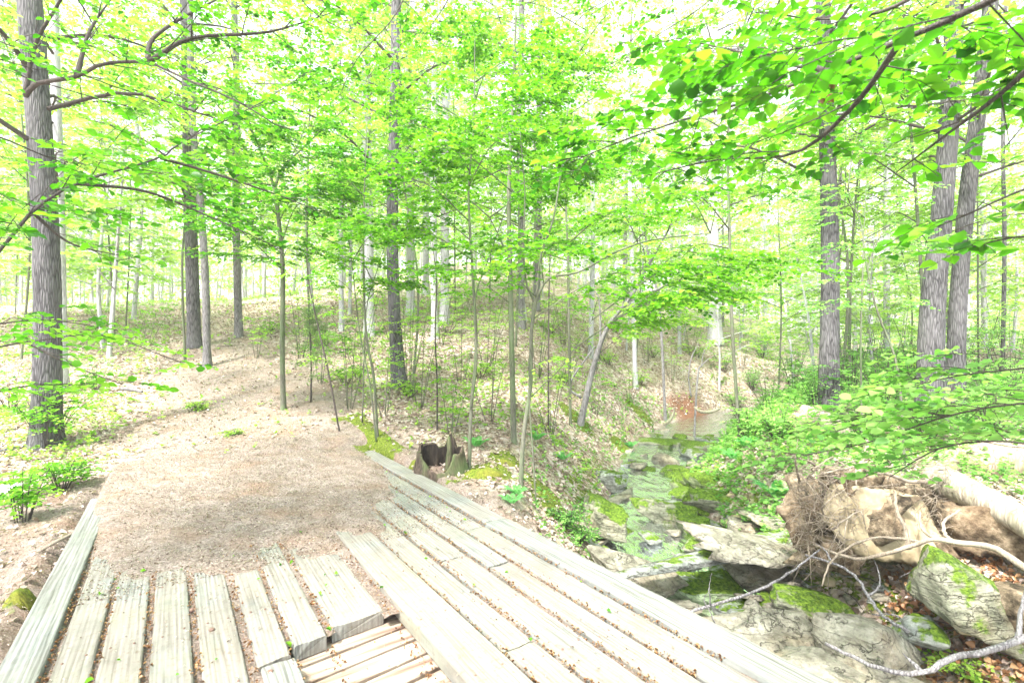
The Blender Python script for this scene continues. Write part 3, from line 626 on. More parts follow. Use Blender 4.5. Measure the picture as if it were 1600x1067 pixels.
for k in range(95):
    px, py = (rl.uniform(1130, 1480), rl.uniform(880, 1060)) if k < 55 else (rl.uniform(960, 1240), rl.uniform(690, 900))
    if px < 1250 and py > 985: continue
    g = G(px, py); sx = rl.uniform(.06, .17)*(1 if k < 55 else 1.3); v, F = lump(200+k, (sx, sx*.8, sx*.6), .05, 11, 3); A = Acc(); A.add(v+g, None, F)
    o = A.build('pebble', [ROCK, ROCK_D, CLAY][k % 3], loc=g); tag(o, 'small loose stone among the larger creek rocks by the bridge', 'rock', 'loose small stones by the bridge')

for k in range(80):
    t_ = rl.random(); yy = 4.6+9.5*rl.random()**1.3; c_ = np.array([np.interp(yy, CS[::-1, 1] if CS[0, 1] > CS[-1, 1] else CS[:, 1], CS[:, 0]), yy])
    hw_ = float(np.interp(yy, CS[:, 1], CS[:, 2])); sx = rl.uniform(.16, .42); x = c_[0]+(1 if k % 3 else -1)*hw_*rl.uniform(.62, 1.25)
    if k % 7 == 0: x = c_[0]+rl.uniform(-.5, .5)*hw_; sx *= .7
    u_, v_ = uv(x, yy)
    if v_ < 2.75 or yy < 6.3 or (abs(x-c_[0]) < .5*hw_ and k % 14): continue
    zq = float(ground(x, yy))+sx*.10; g = np.array([x, yy, max(zq, float(np.interp(yy, CS[:, 1], CS[:, 3]))-.01)]); v, F = lump(400+k, (sx, sx*rl.uniform(.6, .9), sx*rl.uniform(.35, .6)), .07, 11, 4)
    A = Acc(); A.add(v@rotm(rl.uniform(-15, 15), rl.uniform(-15, 15), rl.uniform(0, 180)).T+g, None, F)
    o = A.build('stream_stone', [ROCK, ROCK_D, ROCK, ROCK_M, ROCK_D, ROCK, ROCK_G][k % 7], loc=g); tag(o, 'fist to head sized stone lying along the margins of the stream', 'rock', 'loose stones along the stream margins')

for k in range(44):
    px, py = rl.uniform(1050, 1270), rl.uniform(868, 1010)
    if (px-1100)**2+(py-926)**2 < 50**2 and k % 2: continue
    zz_ = rl.uniform(-1.0, -.84); Yq = (1.5-zz_)*800/(py-545); sx = rl.uniform(.12, .34); g = np.array([(px-800)/800*Yq, Yq, zz_])
    if uv(g[0], g[1])[1] < 2.62+sx*.5: continue
    v, F = lump(600+k, (sx, sx*rl.uniform(.6, .9), sx*rl.uniform(.4, .7)), .07, 11, 4); A = Acc(); A.add(v@rotm(rl.uniform(-20, 20), rl.uniform(-20, 20), rl.uniform(0, 180)).T+g, None, F)
    o = A.build('stone', [ROCK, ROCK, ROCK_D, ROCK_M][k % 4], loc=g); tag(o, 'loose stone packed between the big slabs beside the bridge', 'rock', 'stones packed between the slabs')

# ------------------------------------------------------------------ uprooted tree on the right bank
def bump_lump(seed, size, loc, nz, m, name, parent, rot=(0, 0, 0), planes=9, fine=.035):
    v, F = lump(seed, size, nz, planes, 5); v = v@rotm(*rot).T
    d = nrmz(v); v = v+d*(fine*1.7*v3(v, 6, 3)+fine*1.3*v3(v, 13, 4)+fine*.7*v3(v, 29, 6))[:, None]
    A = Acc(); A.add(v+np.array(loc), None, F); return A.build(name, m, parent)
RW = P(1330, 800, 4.95); rw = empty('uprooted_tree', (RW[0], RW[1], -.6), 'uprooted dead tree with a clay root plate and a bare pale trunk', 'fallen tree')
bump_lump(5, (.66, .60, .98), P(1290, 806, 4.9), .10, SOIL, 'soil_mass', rw, fine=.06)
bump_lump(7, (.42, .40, .50), P(1318, 770, 4.75), .12, SOIL, 'soil_mass', rw, fine=.06)
bump_lump(6, (.62, .55, .58), P(1456, 812, 4.85), .12, SOIL, 'soil_mass', rw, fine=.06)
bump_lump(8, (.36, .36, .34), P(1290, 868, 4.6), .12, SOIL, 'soil_mass', rw, fine=.05)
bump_lump(9, (.50, .34, .80), P(1374, 812, 4.68), .04, CLAY, 'clay_block', rw, (8, 4, 10), 8, .012)
bump_lump(10, (.42, .32, .30), P(1450, 858, 4.6), .10, SOIL, 'soil_mass', rw, (0, 0, 10), 8, .04)
bump_lump(12, (.9, .5, .3), P(1385, 770, 5.1), .10, SOIL, 'soil_mass', rw, (0, 0, 10), 8, .05)
A = Acc()
lp = smooth_path([P(1445, 742, 5.0), P(1475, 752, 4.85), P(1530, 778, 4.6), P(1600, 815, 4.25), P(1700, 880, 3.8), P(1830, 960, 3.4)], 30)
tube(A, lp, np.interp(np.linspace(0, 1, 30), [0, .04, .12, .3, .6, 1], [.06, .12, .155, .135, .115, .10]), 18, lump=.012)
A.build('bare_trunk', DEAD, rw)
def rootp(pxs, r0, r1, name='root', m=ROOT, parent=rw, n=22, sides=7, lumpy=.05):
    A = Acc(); pts = [P(*q) for q in pxs]; tube(A, smooth_path(pts, n)+rng.normal(0, .003, (n, 3)), np.linspace(r0, r1, n), sides, lump=lumpy)
    return A.build(name, m, parent)
rootp([(1270, 849, 4.5), (1319, 869, 4.3), (1356, 871, 4.2), (1412, 856, 4.1), (1457, 843, 4.05), (1506, 849, 3.95), (1555, 856, 3.8), (1610, 892, 3.6), (1680, 930, 3.5)], .010, .028)
rootp([(1285, 916, 4.1), (1300, 875, 4.15), (1337, 849, 4.2), (1382, 839, 4.2), (1442, 847, 4.15)], .006, .013)
rootp([(1398, 770, 4.35), (1402, 800, 4.25), (1414, 825, 4.2), (1420, 858, 4.15)], .012, .019)
rootp([(1437, 800, 4.4), (1440, 825, 4.3), (1462, 843, 4.15)], .008, .014)
rootp([(1500, 798, 4.4), (1477, 812, 4.3), (1476, 834, 4.2), (1490, 846, 4.05)], .010, .016)
rootp([(1250, 755, 4.6), (1285, 740, 4.5), (1330, 730, 4.45), (1355, 722, 4.4)], .005, .010)
rootp([(1340, 742, 4.3), (1380, 740, 4.3), (1420, 752, 4.45), (1450, 752, 4.7)], .008, .02)
rootp([(1355, 690, 4.8), (1352, 712, 4.55), (1338, 735, 4.4), (1337, 758, 4.35)], .022, .006)
for k in range(16):
    px, py = rng.uniform(1245, 1335), rng.uniform(725, 850); L_ = rng.uniform(30, 90); a_ = rng.uniform(-2.9, 1.8); y_ = 4.45+rng.uniform(-.1, .12)
    rootp([(px, py, y_+.12), (px+L_*.4*math.cos(a_)+rng.normal(0, 8), py+L_*.4*math.sin(a_), y_-.08), (px+L_*math.cos(a_), py+L_*math.sin(a_)+rng.uniform(0, 25), y_-.05)], rng.uniform(.006, .013), .002, n=12, sides=5)
# mats of hair roots hanging on the plate
A = Acc()
for k in range(520):
    a = rng.random(); px = rng.uniform(1238, 1340) if a < .6 else rng.uniform(1390, 1490); py = rng.uniform(720, 870); L_ = rng.uniform(10, 55); yy = 4.40+rng.uniform(-.08, .22)+abs(px-1300)/900
    an_ = rng.normal(1.3, .9); dx, dy = math.cos(an_)*L_, math.sin(an_)*L_; k1, k2 = rng.normal(0, 12), rng.normal(0, 10)
    pts = [P(px, py, yy+.12), P(px+dx*.35+k1, py+dy*.35, yy-.03), P(px+dx*.7-k1*.5, py+dy*.7+k2, yy), P(px+dx, py+dy, yy+.08)]
    tube(A, smooth_path(pts, 7), np.linspace(rng.uniform(.0015, .005), .001, 7), 3, cap=False)
A.build('hair_roots', ROOT, rw)['kind'] = 'stuff'
# other logs
def log(pxs, rads, m, name, label, sides=16, lumpy=.02, cat='log', n=24):
    pts = smooth_path([P(*q) for q in pxs], n); c = pts.mean(0); A = Acc(); tube(A, pts, np.interp(np.linspace(0, 1, n), np.linspace(0, 1, len(rads)), rads), sides, lump=lumpy)
    o = A.build(name, m, loc=c); return tag(o, label, cat)
log([(1400, 752, 7.2), (1470, 738, 6.9), (1560, 722, 6.6), (1720, 700, 6.2)], [.14, .26, .28, .28], LOGB, 'fallen_log', 'thick cracked brown log lying behind the bare pale trunk')
log([(1252, 640, 8.6), (1275, 652, 8.4), (1300, 664, 8.2), (1325, 680, 8.1)], [.10, .17, .15, .10], DEAD, 'broken_log', 'short broken pale log poking up from the right bank greenery', 12, .06)
log([(1238, 668, 8.3), (1245, 658, 8.4), (1262, 650, 8.5)], [.12, .14, .08], LOGB, 'log_stub', 'mossy brown stub leaning on the short broken pale log', 10, .06)
log([(1036, 664, 13.4), (1046, 657, 13.4), (1052, 646, 13.5), (1054, 636, 13.6)], [.03, .045, .035, .02], DEAD, 'driftwood', 'thin curved white root at the left end of the red eroded bank', 8)
log([(1085, 636, 14.2), (1096, 643, 14), (1112, 643, 14), (1125, 638, 14)], [.02, .05, .045, .03], DEAD, 'driftwood', 'curved white root at the right end of the red eroded bank', 8)
log([(190, 607, 8.2), (205, 608, 8.1), (222, 612, 8)], [.03, .035, .02], BARK_GREY, 'fallen_branch', 'short grey branch lying on the litter left of the trail', 7, .08)
log([(-60, 722, G(-60, 722)[1]), (30, 700, G(30, 700)[1]), (85, 688, G(85, 688)[1])], [.05, .045, .03], BARK_OAK, 'fallen_log', 'dark log lying in the brush at the left edge', 10, .06)
log([(60, 862, 4.0), (90, 845, 4.1), (130, 826, 4.3), (150, 815, 4.4)], [.012, .016, .014, .006], ROOT, 'fallen_stick', 'bare curved stick lying in the dirt left of the bridge', 6, .1)
def stick(pxs, r0, r1, label, m=BARK_GREY, fork=()):
    A = Acc(); pts = smooth_path([P(*q) for q in pxs], 22)+rng.normal(0, .003, (22, 3)); tube(A, pts, np.linspace(r0, r1, 22), 7, lump=.06)
    for f in fork: q = smooth_path([P(*a) for a in f], 10); tube(A, q+rng.normal(0, .002, q.shape), np.linspace(r1*.8, .0015, 10), 5)
    o = A.build('fallen_branch', m, loc=pts.mean(0)); tag(o, label, 'fallen branch', 'fallen branches over the creek rocks')
stick([(1073, 956, 3.75), (1161, 931, 3.9), (1210, 909, 4.0), (1240, 890, 4.1), (1282, 858, 4.3)], .012, .007, 'straight grey stick leaning from the bridge edge up over the flat slabs', BARK_GREY, [[(1110, 945, 3.8), (1108, 920, 3.8), (1112, 895, 3.85)], [(1118, 975, 3.7), (1108, 952, 3.75), (1100, 935, 3.8), (1112, 920, 3.8)]])
stick([(1259, 867, 4.4), (1300, 879, 4.2), (1337, 901, 4.0), (1356, 931, 3.9), (1379, 961, 3.75), (1420, 987, 3.6)], .009, .013, 'crooked grey branch hanging down across the middle of the rocks', BARK_GREY, [[(1300, 879, 4.2), (1290, 860, 4.3), (1275, 848, 4.4)], [(1356, 931, 3.9), (1375, 915, 3.9), (1372, 890, 4.0), (1366, 875, 4.0)]])
stick([(1289, 1004, 3.3), (1330, 1025, 3.2), (1375, 1044, 3.1), (1442, 1051, 3.0), (1480, 1029, 3.05), (1525, 1019, 3.1), (1590, 1002, 3.1), (1680, 960, 3.1)], .010, .022, 'thick grey branch bowed along the bottom right corner', BARK_GREY, [[(1442, 1051, 3.0), (1425, 1035, 3.05), (1410, 1020, 3.1)], [(1590, 1002, 3.1), (1598, 940, 3.2), (1610, 900, 3.3)]])
for k in range(13):
    x0, y0_ = rng.uniform(1290, 1500), rng.uniform(890, 1030); Y0 = G(x0, y0_)[1]-.15; a = rng.uniform(-.2, .9); L_ = rng.uniform(40, 110)
    A = Acc(); q = smooth_path([P(x0, y0_, Y0), P(x0+L_*.5*math.cos(a), y0_+L_*.5*math.sin(a)-8, Y0-.1), P(x0+L_*math.cos(a), y0_+L_*math.sin(a), Y0-.15)], 10); tube(A, q+rng.normal(0, .003, q.shape), np.linspace(.007, .002, 10), 5)
    tag(A.build('twig', TWIG if k % 2 else BARK_GREY, loc=q.mean(0)), 'thin bare twig tangled among the rocks in the bottom right', 'twig', 'thin twigs among the rocks')

# hollow stump beside the bridge
SG = G(687, 738); SG = SG-(0, 0, .07); st = empty('hollow_stump', SG, 'low hollow rotten stump with a dark cavity beside the far end of the bridge', 'stump')
A = Acc(); na, nh = 40, 12; V = []; an = np.linspace(0, 2*np.pi, na, endpoint=False)
topz = .36+.16*np.exp(-((an-1.1)/.22)**2)+.05*np.exp(-((an-2.6)/.5)**2)-.27*np.exp(-((an-4.75)/.8)**2)+.022*np.sin(an*7)+.012*np.sin(an*17)
for j in range(nh):
    f = j/(nh-1); rr = (.33-.06*f+.09*(1-f)**3)*(1+.07*np.sin(an*5+f*2)+.03*np.sin(an*11))
    V.append(np.stack([np.cos(an)*rr, np.sin(an)*rr*.8, -.08+(topz+.08)*f], -1))
for j in range(nh):
    f = 1-j/(nh-1); rr = (.29-.05*f)*(1+.07*np.sin(an*5+f*2)+.05*np.sin(an*13))
    V.append(np.stack([np.cos(an)*rr, np.sin(an)*rr*.8, -.12+(topz-.015+.12)*f], -1))
V = np.array(V); i = np.arange(2*nh-1)[:, None]*na; j = np.arange(na)[None]; k = (j+1) % na
q = np.stack([i+j, i+k, i+na+k, i+na+j], -1)
A.add(V.reshape(-1, 3)+SG, q[:nh].reshape(-1, 4)); A.build('bark_shell', STUMPB, st)
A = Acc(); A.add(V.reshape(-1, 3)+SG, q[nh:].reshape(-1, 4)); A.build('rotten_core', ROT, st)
A = Acc(); tube(A, smooth_path([SG+(.09, -.02, -.02), SG+(.12, .0, .25), SG+(.11, .04, .5)], 7), [.05, .05, .045, .04, .035, .03, .012], 7, lump=.12); A.build('wood_splinter', STUMPB, st)
for (ax, ay) in ((-.7, -.1), (.6, -.35)):
    A = Acc(); e = SG+np.array([ax, ay, 0]); e[2] = float(ground(e[0], e[1]))-.02; mdp = SG+np.array([ax*.5, ay*.5, .06]); tube(A, smooth_path([SG+np.array([ax*.25, ay*.25, .1]), mdp, e], 8), np.linspace(.028, .010, 8), 7, lump=.06); A.build('surface_root', ROOT, st)

# moss cushions
def moss(px, py, sx, sy, h, label):
    g = G(px, py); D, F = ICO[5]; v = D*np.array([sx, sy, h]); v = v*(1+.25*v3(D, 2.2, px)+.10*v3(D, 6, px)+.05*v3(D, 15, px))[:, None]
    gz = ground(g[0]+v[:, 0], g[1]+v[:, 1]); v = v+np.stack([v[:, 0]*0+g[0], v[:, 0]*0+g[1], gz-h*.35], -1)
    A = Acc(); A.add(v, None, F); tag(A.build('moss_cushion', MOSS, loc=g), label, 'moss', 'moss cushions on the left bank')
moss(758, 742, .26, .16, .12, 'rounded bright moss cushion between the thin sapling and the double sapling')
moss(643, 736, .17, .10, .07, 'flat moss cushion between the bridge edge and the hollow stump')
moss(790, 722, .18, .14, .07, 'mossy hump behind the rounded bright cushion')
moss(40, 935, .12, .1, .06, 'small moss clump beside the left bridge edge')
# white pipe end
g = G(12, 778); A = Acc(); c = g+np.array([.0, 0, .12]); n = 14
for rr in (.085,): 
    a = np.linspace(.15*np.pi, .98*np.pi, n); ax = nrmz(np.array([1., .25, .05])); sdv = np.array([-.24, .97, 0])
    V = [c+ax*t_+sdv*math.cos(b)*rr*(1.3)+UP*(math.sin(b)*rr-.05) for t_ in (-.6, .10, .16) for b in a]
    V += [c+ax*t_+sdv*math.cos(b)*(rr-.006)*(1.3)+UP*(math.sin(b)*(rr-.006)-.05) for t_ in (.16, .10, -.6) for b in a]
    A.add(V, gridq(6, n))
tag(A.build('plastic_pipe', WHITE, loc=g), 'white curved plastic piece lying on the ground at the left edge', 'pipe')

# ------------------------------------------------------------------ trees
def trunk_tube(W, pts, rads, sides=12, flare=1.0, n=26):
    pts = smooth_path(pts, n); rr = np.interp(np.linspace(0, 1, n), np.linspace(0, 1, len(rads)), rads)
    h = pts[:, 2]-pts[0, 2]; rr = rr*(1+.32*flare*np.exp(-np.maximum(h, 0)/(rads[0]*2.2)))
    a = np.linspace(0, 2*np.pi, sides, endpoint=False); U = np.array([1., 0, 0]); V = np.array([0, 1., 0])
    ph = rng.uniform(0, 6); lob = 1+.10*np.sin(a*4+ph)[None]*np.exp(-h/(rads[0]*3))[:, None]*flare+.02*rng.normal(size=(n, sides))
    v = pts[:, None]+(rr[:, None]*lob)[..., None]*(np.cos(a)[None, :, None]*U+np.sin(a)[None, :, None]*V)
    i = np.arange(n-1)[:, None]*sides; j = np.arange(sides)[None]; k = (j+1) % sides
    W.add(v.reshape(-1, 3), np.stack([i+j, i+k, i+sides+k, i+sides+j], -1).reshape(-1, 4)); return pts, rr
def auto_boughs(W, L, tr, n, z0, z1, Rr, leaf, fill, shape='ovate', r0=.02, rise=.15, tonec=.5, nl=8, spray=(.18, .38), az=None):
    h = tr[:, 2]; a0 = rng.uniform(0, 6)
    for i in range(n):
        z = z0+(z1-z0)*(i+rng.random())/n; x = np.interp(z, h, tr[:, 0]); y = np.interp(z, h, tr[:, 1]); a = a0+i*2.4+rng.normal(0, .3)
        if az is not None: a = rng.uniform(*az)
        l = Rr*rng.uniform(.55, 1.1)*(1-.35*(i/n)); p0 = np.array([x, y, z]); p1 = p0+np.array([math.cos(a)*l, math.sin(a)*l, l*rng.uniform(rise-.15, rise+.2)])
        Wb = W
        if isinstance(W, list): Wb = Acc(); W.append(Wb)
        bough(Wb, L, p0, p1, r0, fill, leaf, shape=shape, tonec=tonec, nl=nl, spray=spray)
FILLK = 1.7
def tree(name, label, cat, pts, rads, bark_m, leaf_m, auto=None, targets=(), group=None, sides=12, flare=1., extra=(), leaf=.055, fill=1., base=None, n=26):
    """pts: (px, py, Y) with the first one set on the ground; extra: further stems as (pts, rads)"""
    pts = [np.array(q if len(q) == 3 and q[1] is None else P(*q)) for q in pts]
    g = pts[0]; g = np.array([g[0], g[1], float(ground(g[0], g[1]))-.04]); pts[0] = g
    root = empty(name, g, label, cat, group); W = Acc(); Lf = Acc(); BL = []; bm_ = TWIG if bark_m is not BARK_SMOOTH else BARK_SMOOTH
    cf = 1/math.sqrt(1+(pts[0][0]/pts[0][1])**2)**1.4; rads = [q*cf for q in rads]
    tr, rr = trunk_tube(W, pts, rads, sides, flare, n)
    trs = [tr]
    for ep, er in extra:
        ep = [P(*q) if not isinstance(q, np.ndarray) else q for q in ep]; q = smooth_path(ep, 16); tube(W, q, np.interp(np.linspace(0, 1, 16), np.linspace(0, 1, len(er)), er), 7, lump=.03); trs.append(q)
    W.build('trunk', bark_m, root)
    if auto:
        for a in (auto if isinstance(auto, list) else [auto]): auto_boughs(BL, Lf, tr, **a)
    for t in targets:
        e = P(*t[:3]); r0 = t[3] if len(t) > 3 else .010; f = t[4] if len(t) > 4 else fill
        best = None
        for q in trs:
            hd = np.linalg.norm(q[:, :2]-e[:2], axis=1); dz = e[2]-q[:, 2]; c = np.abs(dz-.35*hd)+.25*hd+10*(np.linspace(0, 1, len(q)) < .12); k = np.argmin(c)
            if best is None or c[k] < best[0]: best = (c[k], q[k])
        B = Acc(); BL.append(B); bough(B, Lf, best[1], e, r0, f*(FILLK if leaf_m is LEAF or leaf_m is LEAF_BRIGHT else 1.3), leaf, wide=.6, t0=.12)
    for B in BL: B.build('branch', bm_, root)
    if Lf.n: Lf.build('crown', leaf_m, root)
    return root
def Gd(px, py): g = G(px, py); return (px, py, g[1])
def up(px0, px1, py0, Y, h, k=4):
    """a trunk rising from the pixel (px0, py0) to height h, leaning towards px1 at the top"""
    Y = Gd(px0, py0)[1] if Y is None else Y
    pyt = 545-(h-1.5)*800/Y; return [(px0+(px1-px0)*i/k+(random.uniform(-3, 3) if 0 < i < k else 0), py0+(pyt-py0)*i/k, Y) for i in range(k+1)]
FAR = dict(leaf=.10, shape='rhomb')
# big trunks
tree('oak_tree', 'thickest dark rough barked trunk at the left beside the trail', 'tree', [(73, 588, 7.6), (74, 480, 7.6), (68, 300, 7.6), (46, 0, 7.6), (20, -350, 7.6), (0, -700, 7.6)], [.27, .25, .235, .225, .19, .14], BARK_OAK, LEAF_PALE,
     auto=[dict(n=16, z0=4.2, z1=11, Rr=3.2, leaf=.075, fill=.9, r0=.04)], sides=28, n=60)
tree('pale_tree', 'pale slim trunk showing just right of the thickest dark trunk', 'tree', up(98, 78, 500, 10.5, 13), [.14, .13, .12, .1], BARK_PALE, LEAF_PALE, auto=dict(n=14, z0=4.5, z1=12, Rr=3, **FAR, fill=.7, r0=.03), sides=14)
tree('oak_tree', 'dark rough trunk left of the slim grey trunk at the top of the trail', 'tree', up(304, 283, 474, 13.5, 15), [.20, .19, .18, .15], BARK_OAK, LEAF_PALE, auto=dict(n=20, z0=4.8, z1=14, Rr=3.4, **FAR, fill=.8, r0=.035), sides=16, n=40)
tree('grey_tree', 'slim grey trunk leaning left, just right of the dark trunk at the trail', 'tree', [(324, 503, 12), (320, 420, 12), (312, 300, 12), (300, 180, 12), (297, 0, 12), (296, -200, 12)], [.105, .10, .10, .09, .08, .06], BARK_GREY, LEAF_PALE, auto=dict(n=14, z0=4.2, z1=11, Rr=2.8, **FAR, fill=.7), sides=14)
tree('grey_tree', 'thin grey trunk on the slope right of the pair at the trail', 'tree', up(373, 366, 476, 14.5, 15), [.12, .11, .10, .09], BARK_GREY, LEAF_PALE, auto=dict(n=16, z0=4.5, z1=14, Rr=3, **FAR, fill=.75), sides=12)
tree('beech_sapling', 'slender greenish sapling with a fork, growing at the right edge of the trail', 'tree', [(443, 602, 9.2), (441, 540, 9.2), (442, 430, 9.2), (436, 350, 9.2), (429, 292, 9.2)], [.052, .050, .046, .042, .036], BARK_SMOOTH, LEAF_BRIGHT,
     extra=[([(429, 294, 9.2), (420, 268, 9.1), (405, 230, 8.8), (380, 170, 8.4)], [.03, .02, .012, .006]), ([(429, 294, 9.2), (442, 262, 9.2), (480, 225, 9), (560, 150, 8.6)], [.03, .022, .014, .006])],
     targets=[(330, 330, 7.6, .012, 1.2), (520, 300, 8, .012, 1.2), (380, 200, 7.8), (480, 180, 7.8), (300, 260, 8), (560, 240, 8), (350, 130, 7.6), (460, 380, 8.2), (500, 120, 8), (420, 80, 8)], sides=10, leaf=.06)
tree('oak_tree', 'straight brown barked trunk with a mossy foot, just left of the centre', 'tree', [(624, 592, 10.4), (616, 480, 10.4), (613, 350, 10.4), (618, 100, 10.4), (620, -200, 10.4), (622, -450, 10.4)], [.15, .125, .12, .105, .09, .07], BARK_OAK, LEAF_PALE,
     auto=[dict(n=16, z0=4.6, z1=13, Rr=3.0, leaf=.085, fill=.8, r0=.03)], sides=18, n=46)
tree('pale_tree', 'wide pale trunk behind the mossy footed trunk, on its left', 'tree', up(577, 572, 512, 14.5, 16), [.15, .14, .13, .11], BARK_PALE, LEAF_PALE, auto=dict(n=16, z0=5, z1=15, Rr=3, **FAR, fill=.75), sides=12)
tree('pale_tree', 'thin pale trunk on the slope between the forked sapling and the wide pale trunk', 'tree', up(534, 528, 520, 15, 14), [.08, .075, .07, .06], BARK_PALE, LEAF_PALE, auto=dict(n=12, z0=4, z1=13, Rr=2.6, **FAR, fill=.75), sides=10)
tree('pale_tree', 'pale trunk a little right of the mossy footed trunk', 'tree', up(680, 676, 535, 14, 15), [.10, .095, .09, .07], BARK_PALE, LEAF_PALE, auto=dict(n=14, z0=4.5, z1=14, Rr=2.8, **FAR, fill=.75), sides=12)
tree('grey_tree', 'thin grey trunk on the slope behind the double stemmed sapling', 'tree', up(815, 811, 532, 15.5, 15), [.10, .09, .085, .07], BARK_GREY, LEAF_PALE, auto=dict(n=14, z0=4.5, z1=14, Rr=2.8, **FAR, fill=.75), sides=12)
tree('pale_tree', 'wide whitish trunk above the bend of the creek', 'tree', up(1118, 1112, 560, 23, 22), [.30, .27, .25, .20], BARK_PALE, LEAF_PALE, auto=dict(n=20, z0=5.5, z1=17, Rr=3.6, leaf=.11, shape='rhomb', fill=.75, r0=.04), sides=16)
tree('pale_tree', 'thin pale trunk left of the wide whitish trunk at the creek bend', 'tree', up(993, 975, 560, 17, 17), [.08, .075, .07, .05], BARK_PALE, LEAF_PALE, auto=dict(n=12, z0=4.2, z1=14, Rr=2.8, **FAR, fill=.8), sides=10)
tree('oak_tree', 'broad grey trunk standing in the bushes right of the creek', 'tree', [(1294, 640, 9.6), (1296, 545, 9.6), (1297, 400, 9.6), (1292, 200, 9.6), (1286, 0, 9.6), (1280, -300, 9.6)], [.22, .20, .19, .17, .15, .12], BARK_OAK, LEAF_PALE,
     auto=[dict(n=16, z0=4.4, z1=11, Rr=3.0, leaf=.08, fill=.8, r0=.03)], sides=24, n=50)
tree('oak_tree', 'dark trunk leaning right, left half of the crossing pair at the right', 'tree', [(1455, 650, 8.8), (1456, 500, 8.8), (1470, 350, 8.8), (1482, 200, 8.8), (1492, 0, 8.8), (1500, -300, 8.8)], [.29, .26, .22, .20, .18, .14], BARK_OAK, LEAF_PALE,
     auto=[dict(n=14, z0=4.4, z1=10, Rr=2.8, leaf=.08, fill=.8, r0=.03)], sides=26, n=50)
tree('oak_tree', 'dark trunk leaning right behind the other, right half of the crossing pair', 'tree', [(1492, 640, 9.6), (1497, 480, 9.6), (1510, 320, 9.6), (1530, 160, 9.6), (1548, 0, 9.6), (1575, -300, 9.6)], [.22, .20, .19, .18, .17, .14], BARK_OAK, LEAF_PALE,
     auto=[dict(n=12, z0=4.6, z1=10, Rr=2.6, leaf=.08, fill=.8, r0=.03)], sides=22, n=50)
tree('grey_tree', 'thin dark stem near the right edge beyond the crossing pair', 'tree', up(1566, 1572, 560, 12, 12), [.07, .065, .06, .04], BARK_OAK, LEAF_PALE, auto=dict(n=12, z0=3.4, z1=11, Rr=2.6, **FAR, fill=.8), sides=9)
tree('grey_tree', 'slender trunk seen high behind the centre, bending slightly left', 'tree', up(838, 850, 500, 19, 20), [.13, .12, .11, .08], BARK_GREY, LEAF_PALE, auto=dict(n=18, z0=5, z1=19, Rr=3.6, leaf=.12, shape='rhomb', fill=.75), sides=10)
tree('pale_tree', 'tall pale trunk seen between the broad grey trunk and the crossing pair', 'tree', up(1385, 1400, 520, 16, 16), [.12, .11, .10, .08], BARK_PALE, LEAF_PALE, auto=dict(n=16, z0=3.5, z1=15, Rr=3.2, **FAR, fill=.8), sides=10)

# beech saplings of the middle distance (vivid leaf tiers)
BE = 'beech_sapling'
tree(BE, 'thin upright sapling rising beside the moss cushion near the bridge', 'tree', [(733, 752, 6.35), (736, 640, 6.4), (744, 540, 6.45), (738, 420, 6.45), (732, 300, 6.45), (740, 200, 6.4), (742, 60, 6.4)], [.024, .022, .02, .017, .014, .010, .005], BARK_SMOOTH, LEAF,
     extra=[([(735, 645, 6.4), (745, 560, 6.3), (742, 470, 6.2), (765, 400, 6.1), (800, 300, 6)], [.014, .012, .010, .008, .004])],
     targets=[(640, 190, 5.8, .010, 1.1), (600, 270, 6.0, .010, 1.0), (850, 150, 6.0, .010, 1.2), (820, 200, 5.7, .010, 1.1), (690, 130, 6.6), (760, 110, 5.9), (650, 330, 6.2), (840, 260, 6.3), (600, 160, 6.8), (700, 380, 5.9, .008), (560, 350, 6.4, .008), (690, 230, 5.6, .009, 1.3), (880, 100, 6.7)], sides=8, flare=.4, leaf=.062, fill=1.0)
tree(BE, 'taller left stem of the two close saplings in the centre of the slope', 'tree', [(803, 702, 7.6), (800, 560, 7.6), (797, 420, 7.6), (795, 300, 7.6), (800, 180, 7.6), (806, 20, 7.6)], [.045, .040, .036, .030, .02, .01], BARK_SMOOTH, LEAF,
     extra=[([(797, 410, 7.6), (780, 370, 7.5), (765, 340, 7.4)], [.016, .012, .006])],
     targets=[(700, 300, 7, .012, 1.3), (900, 200, 7.4, .012, 1.4), (730, 250, 7.6), (880, 300, 7.4), (940, 260, 7.8), (760, 60, 7.6), (860, 60, 7.6), (920, 120, 7.8), (690, 60, 7.8), (650, 420, 7.6, .008, .8), (900, 380, 7.4, .008, .9)], sides=10, flare=.7, leaf=.062, fill=1.2)
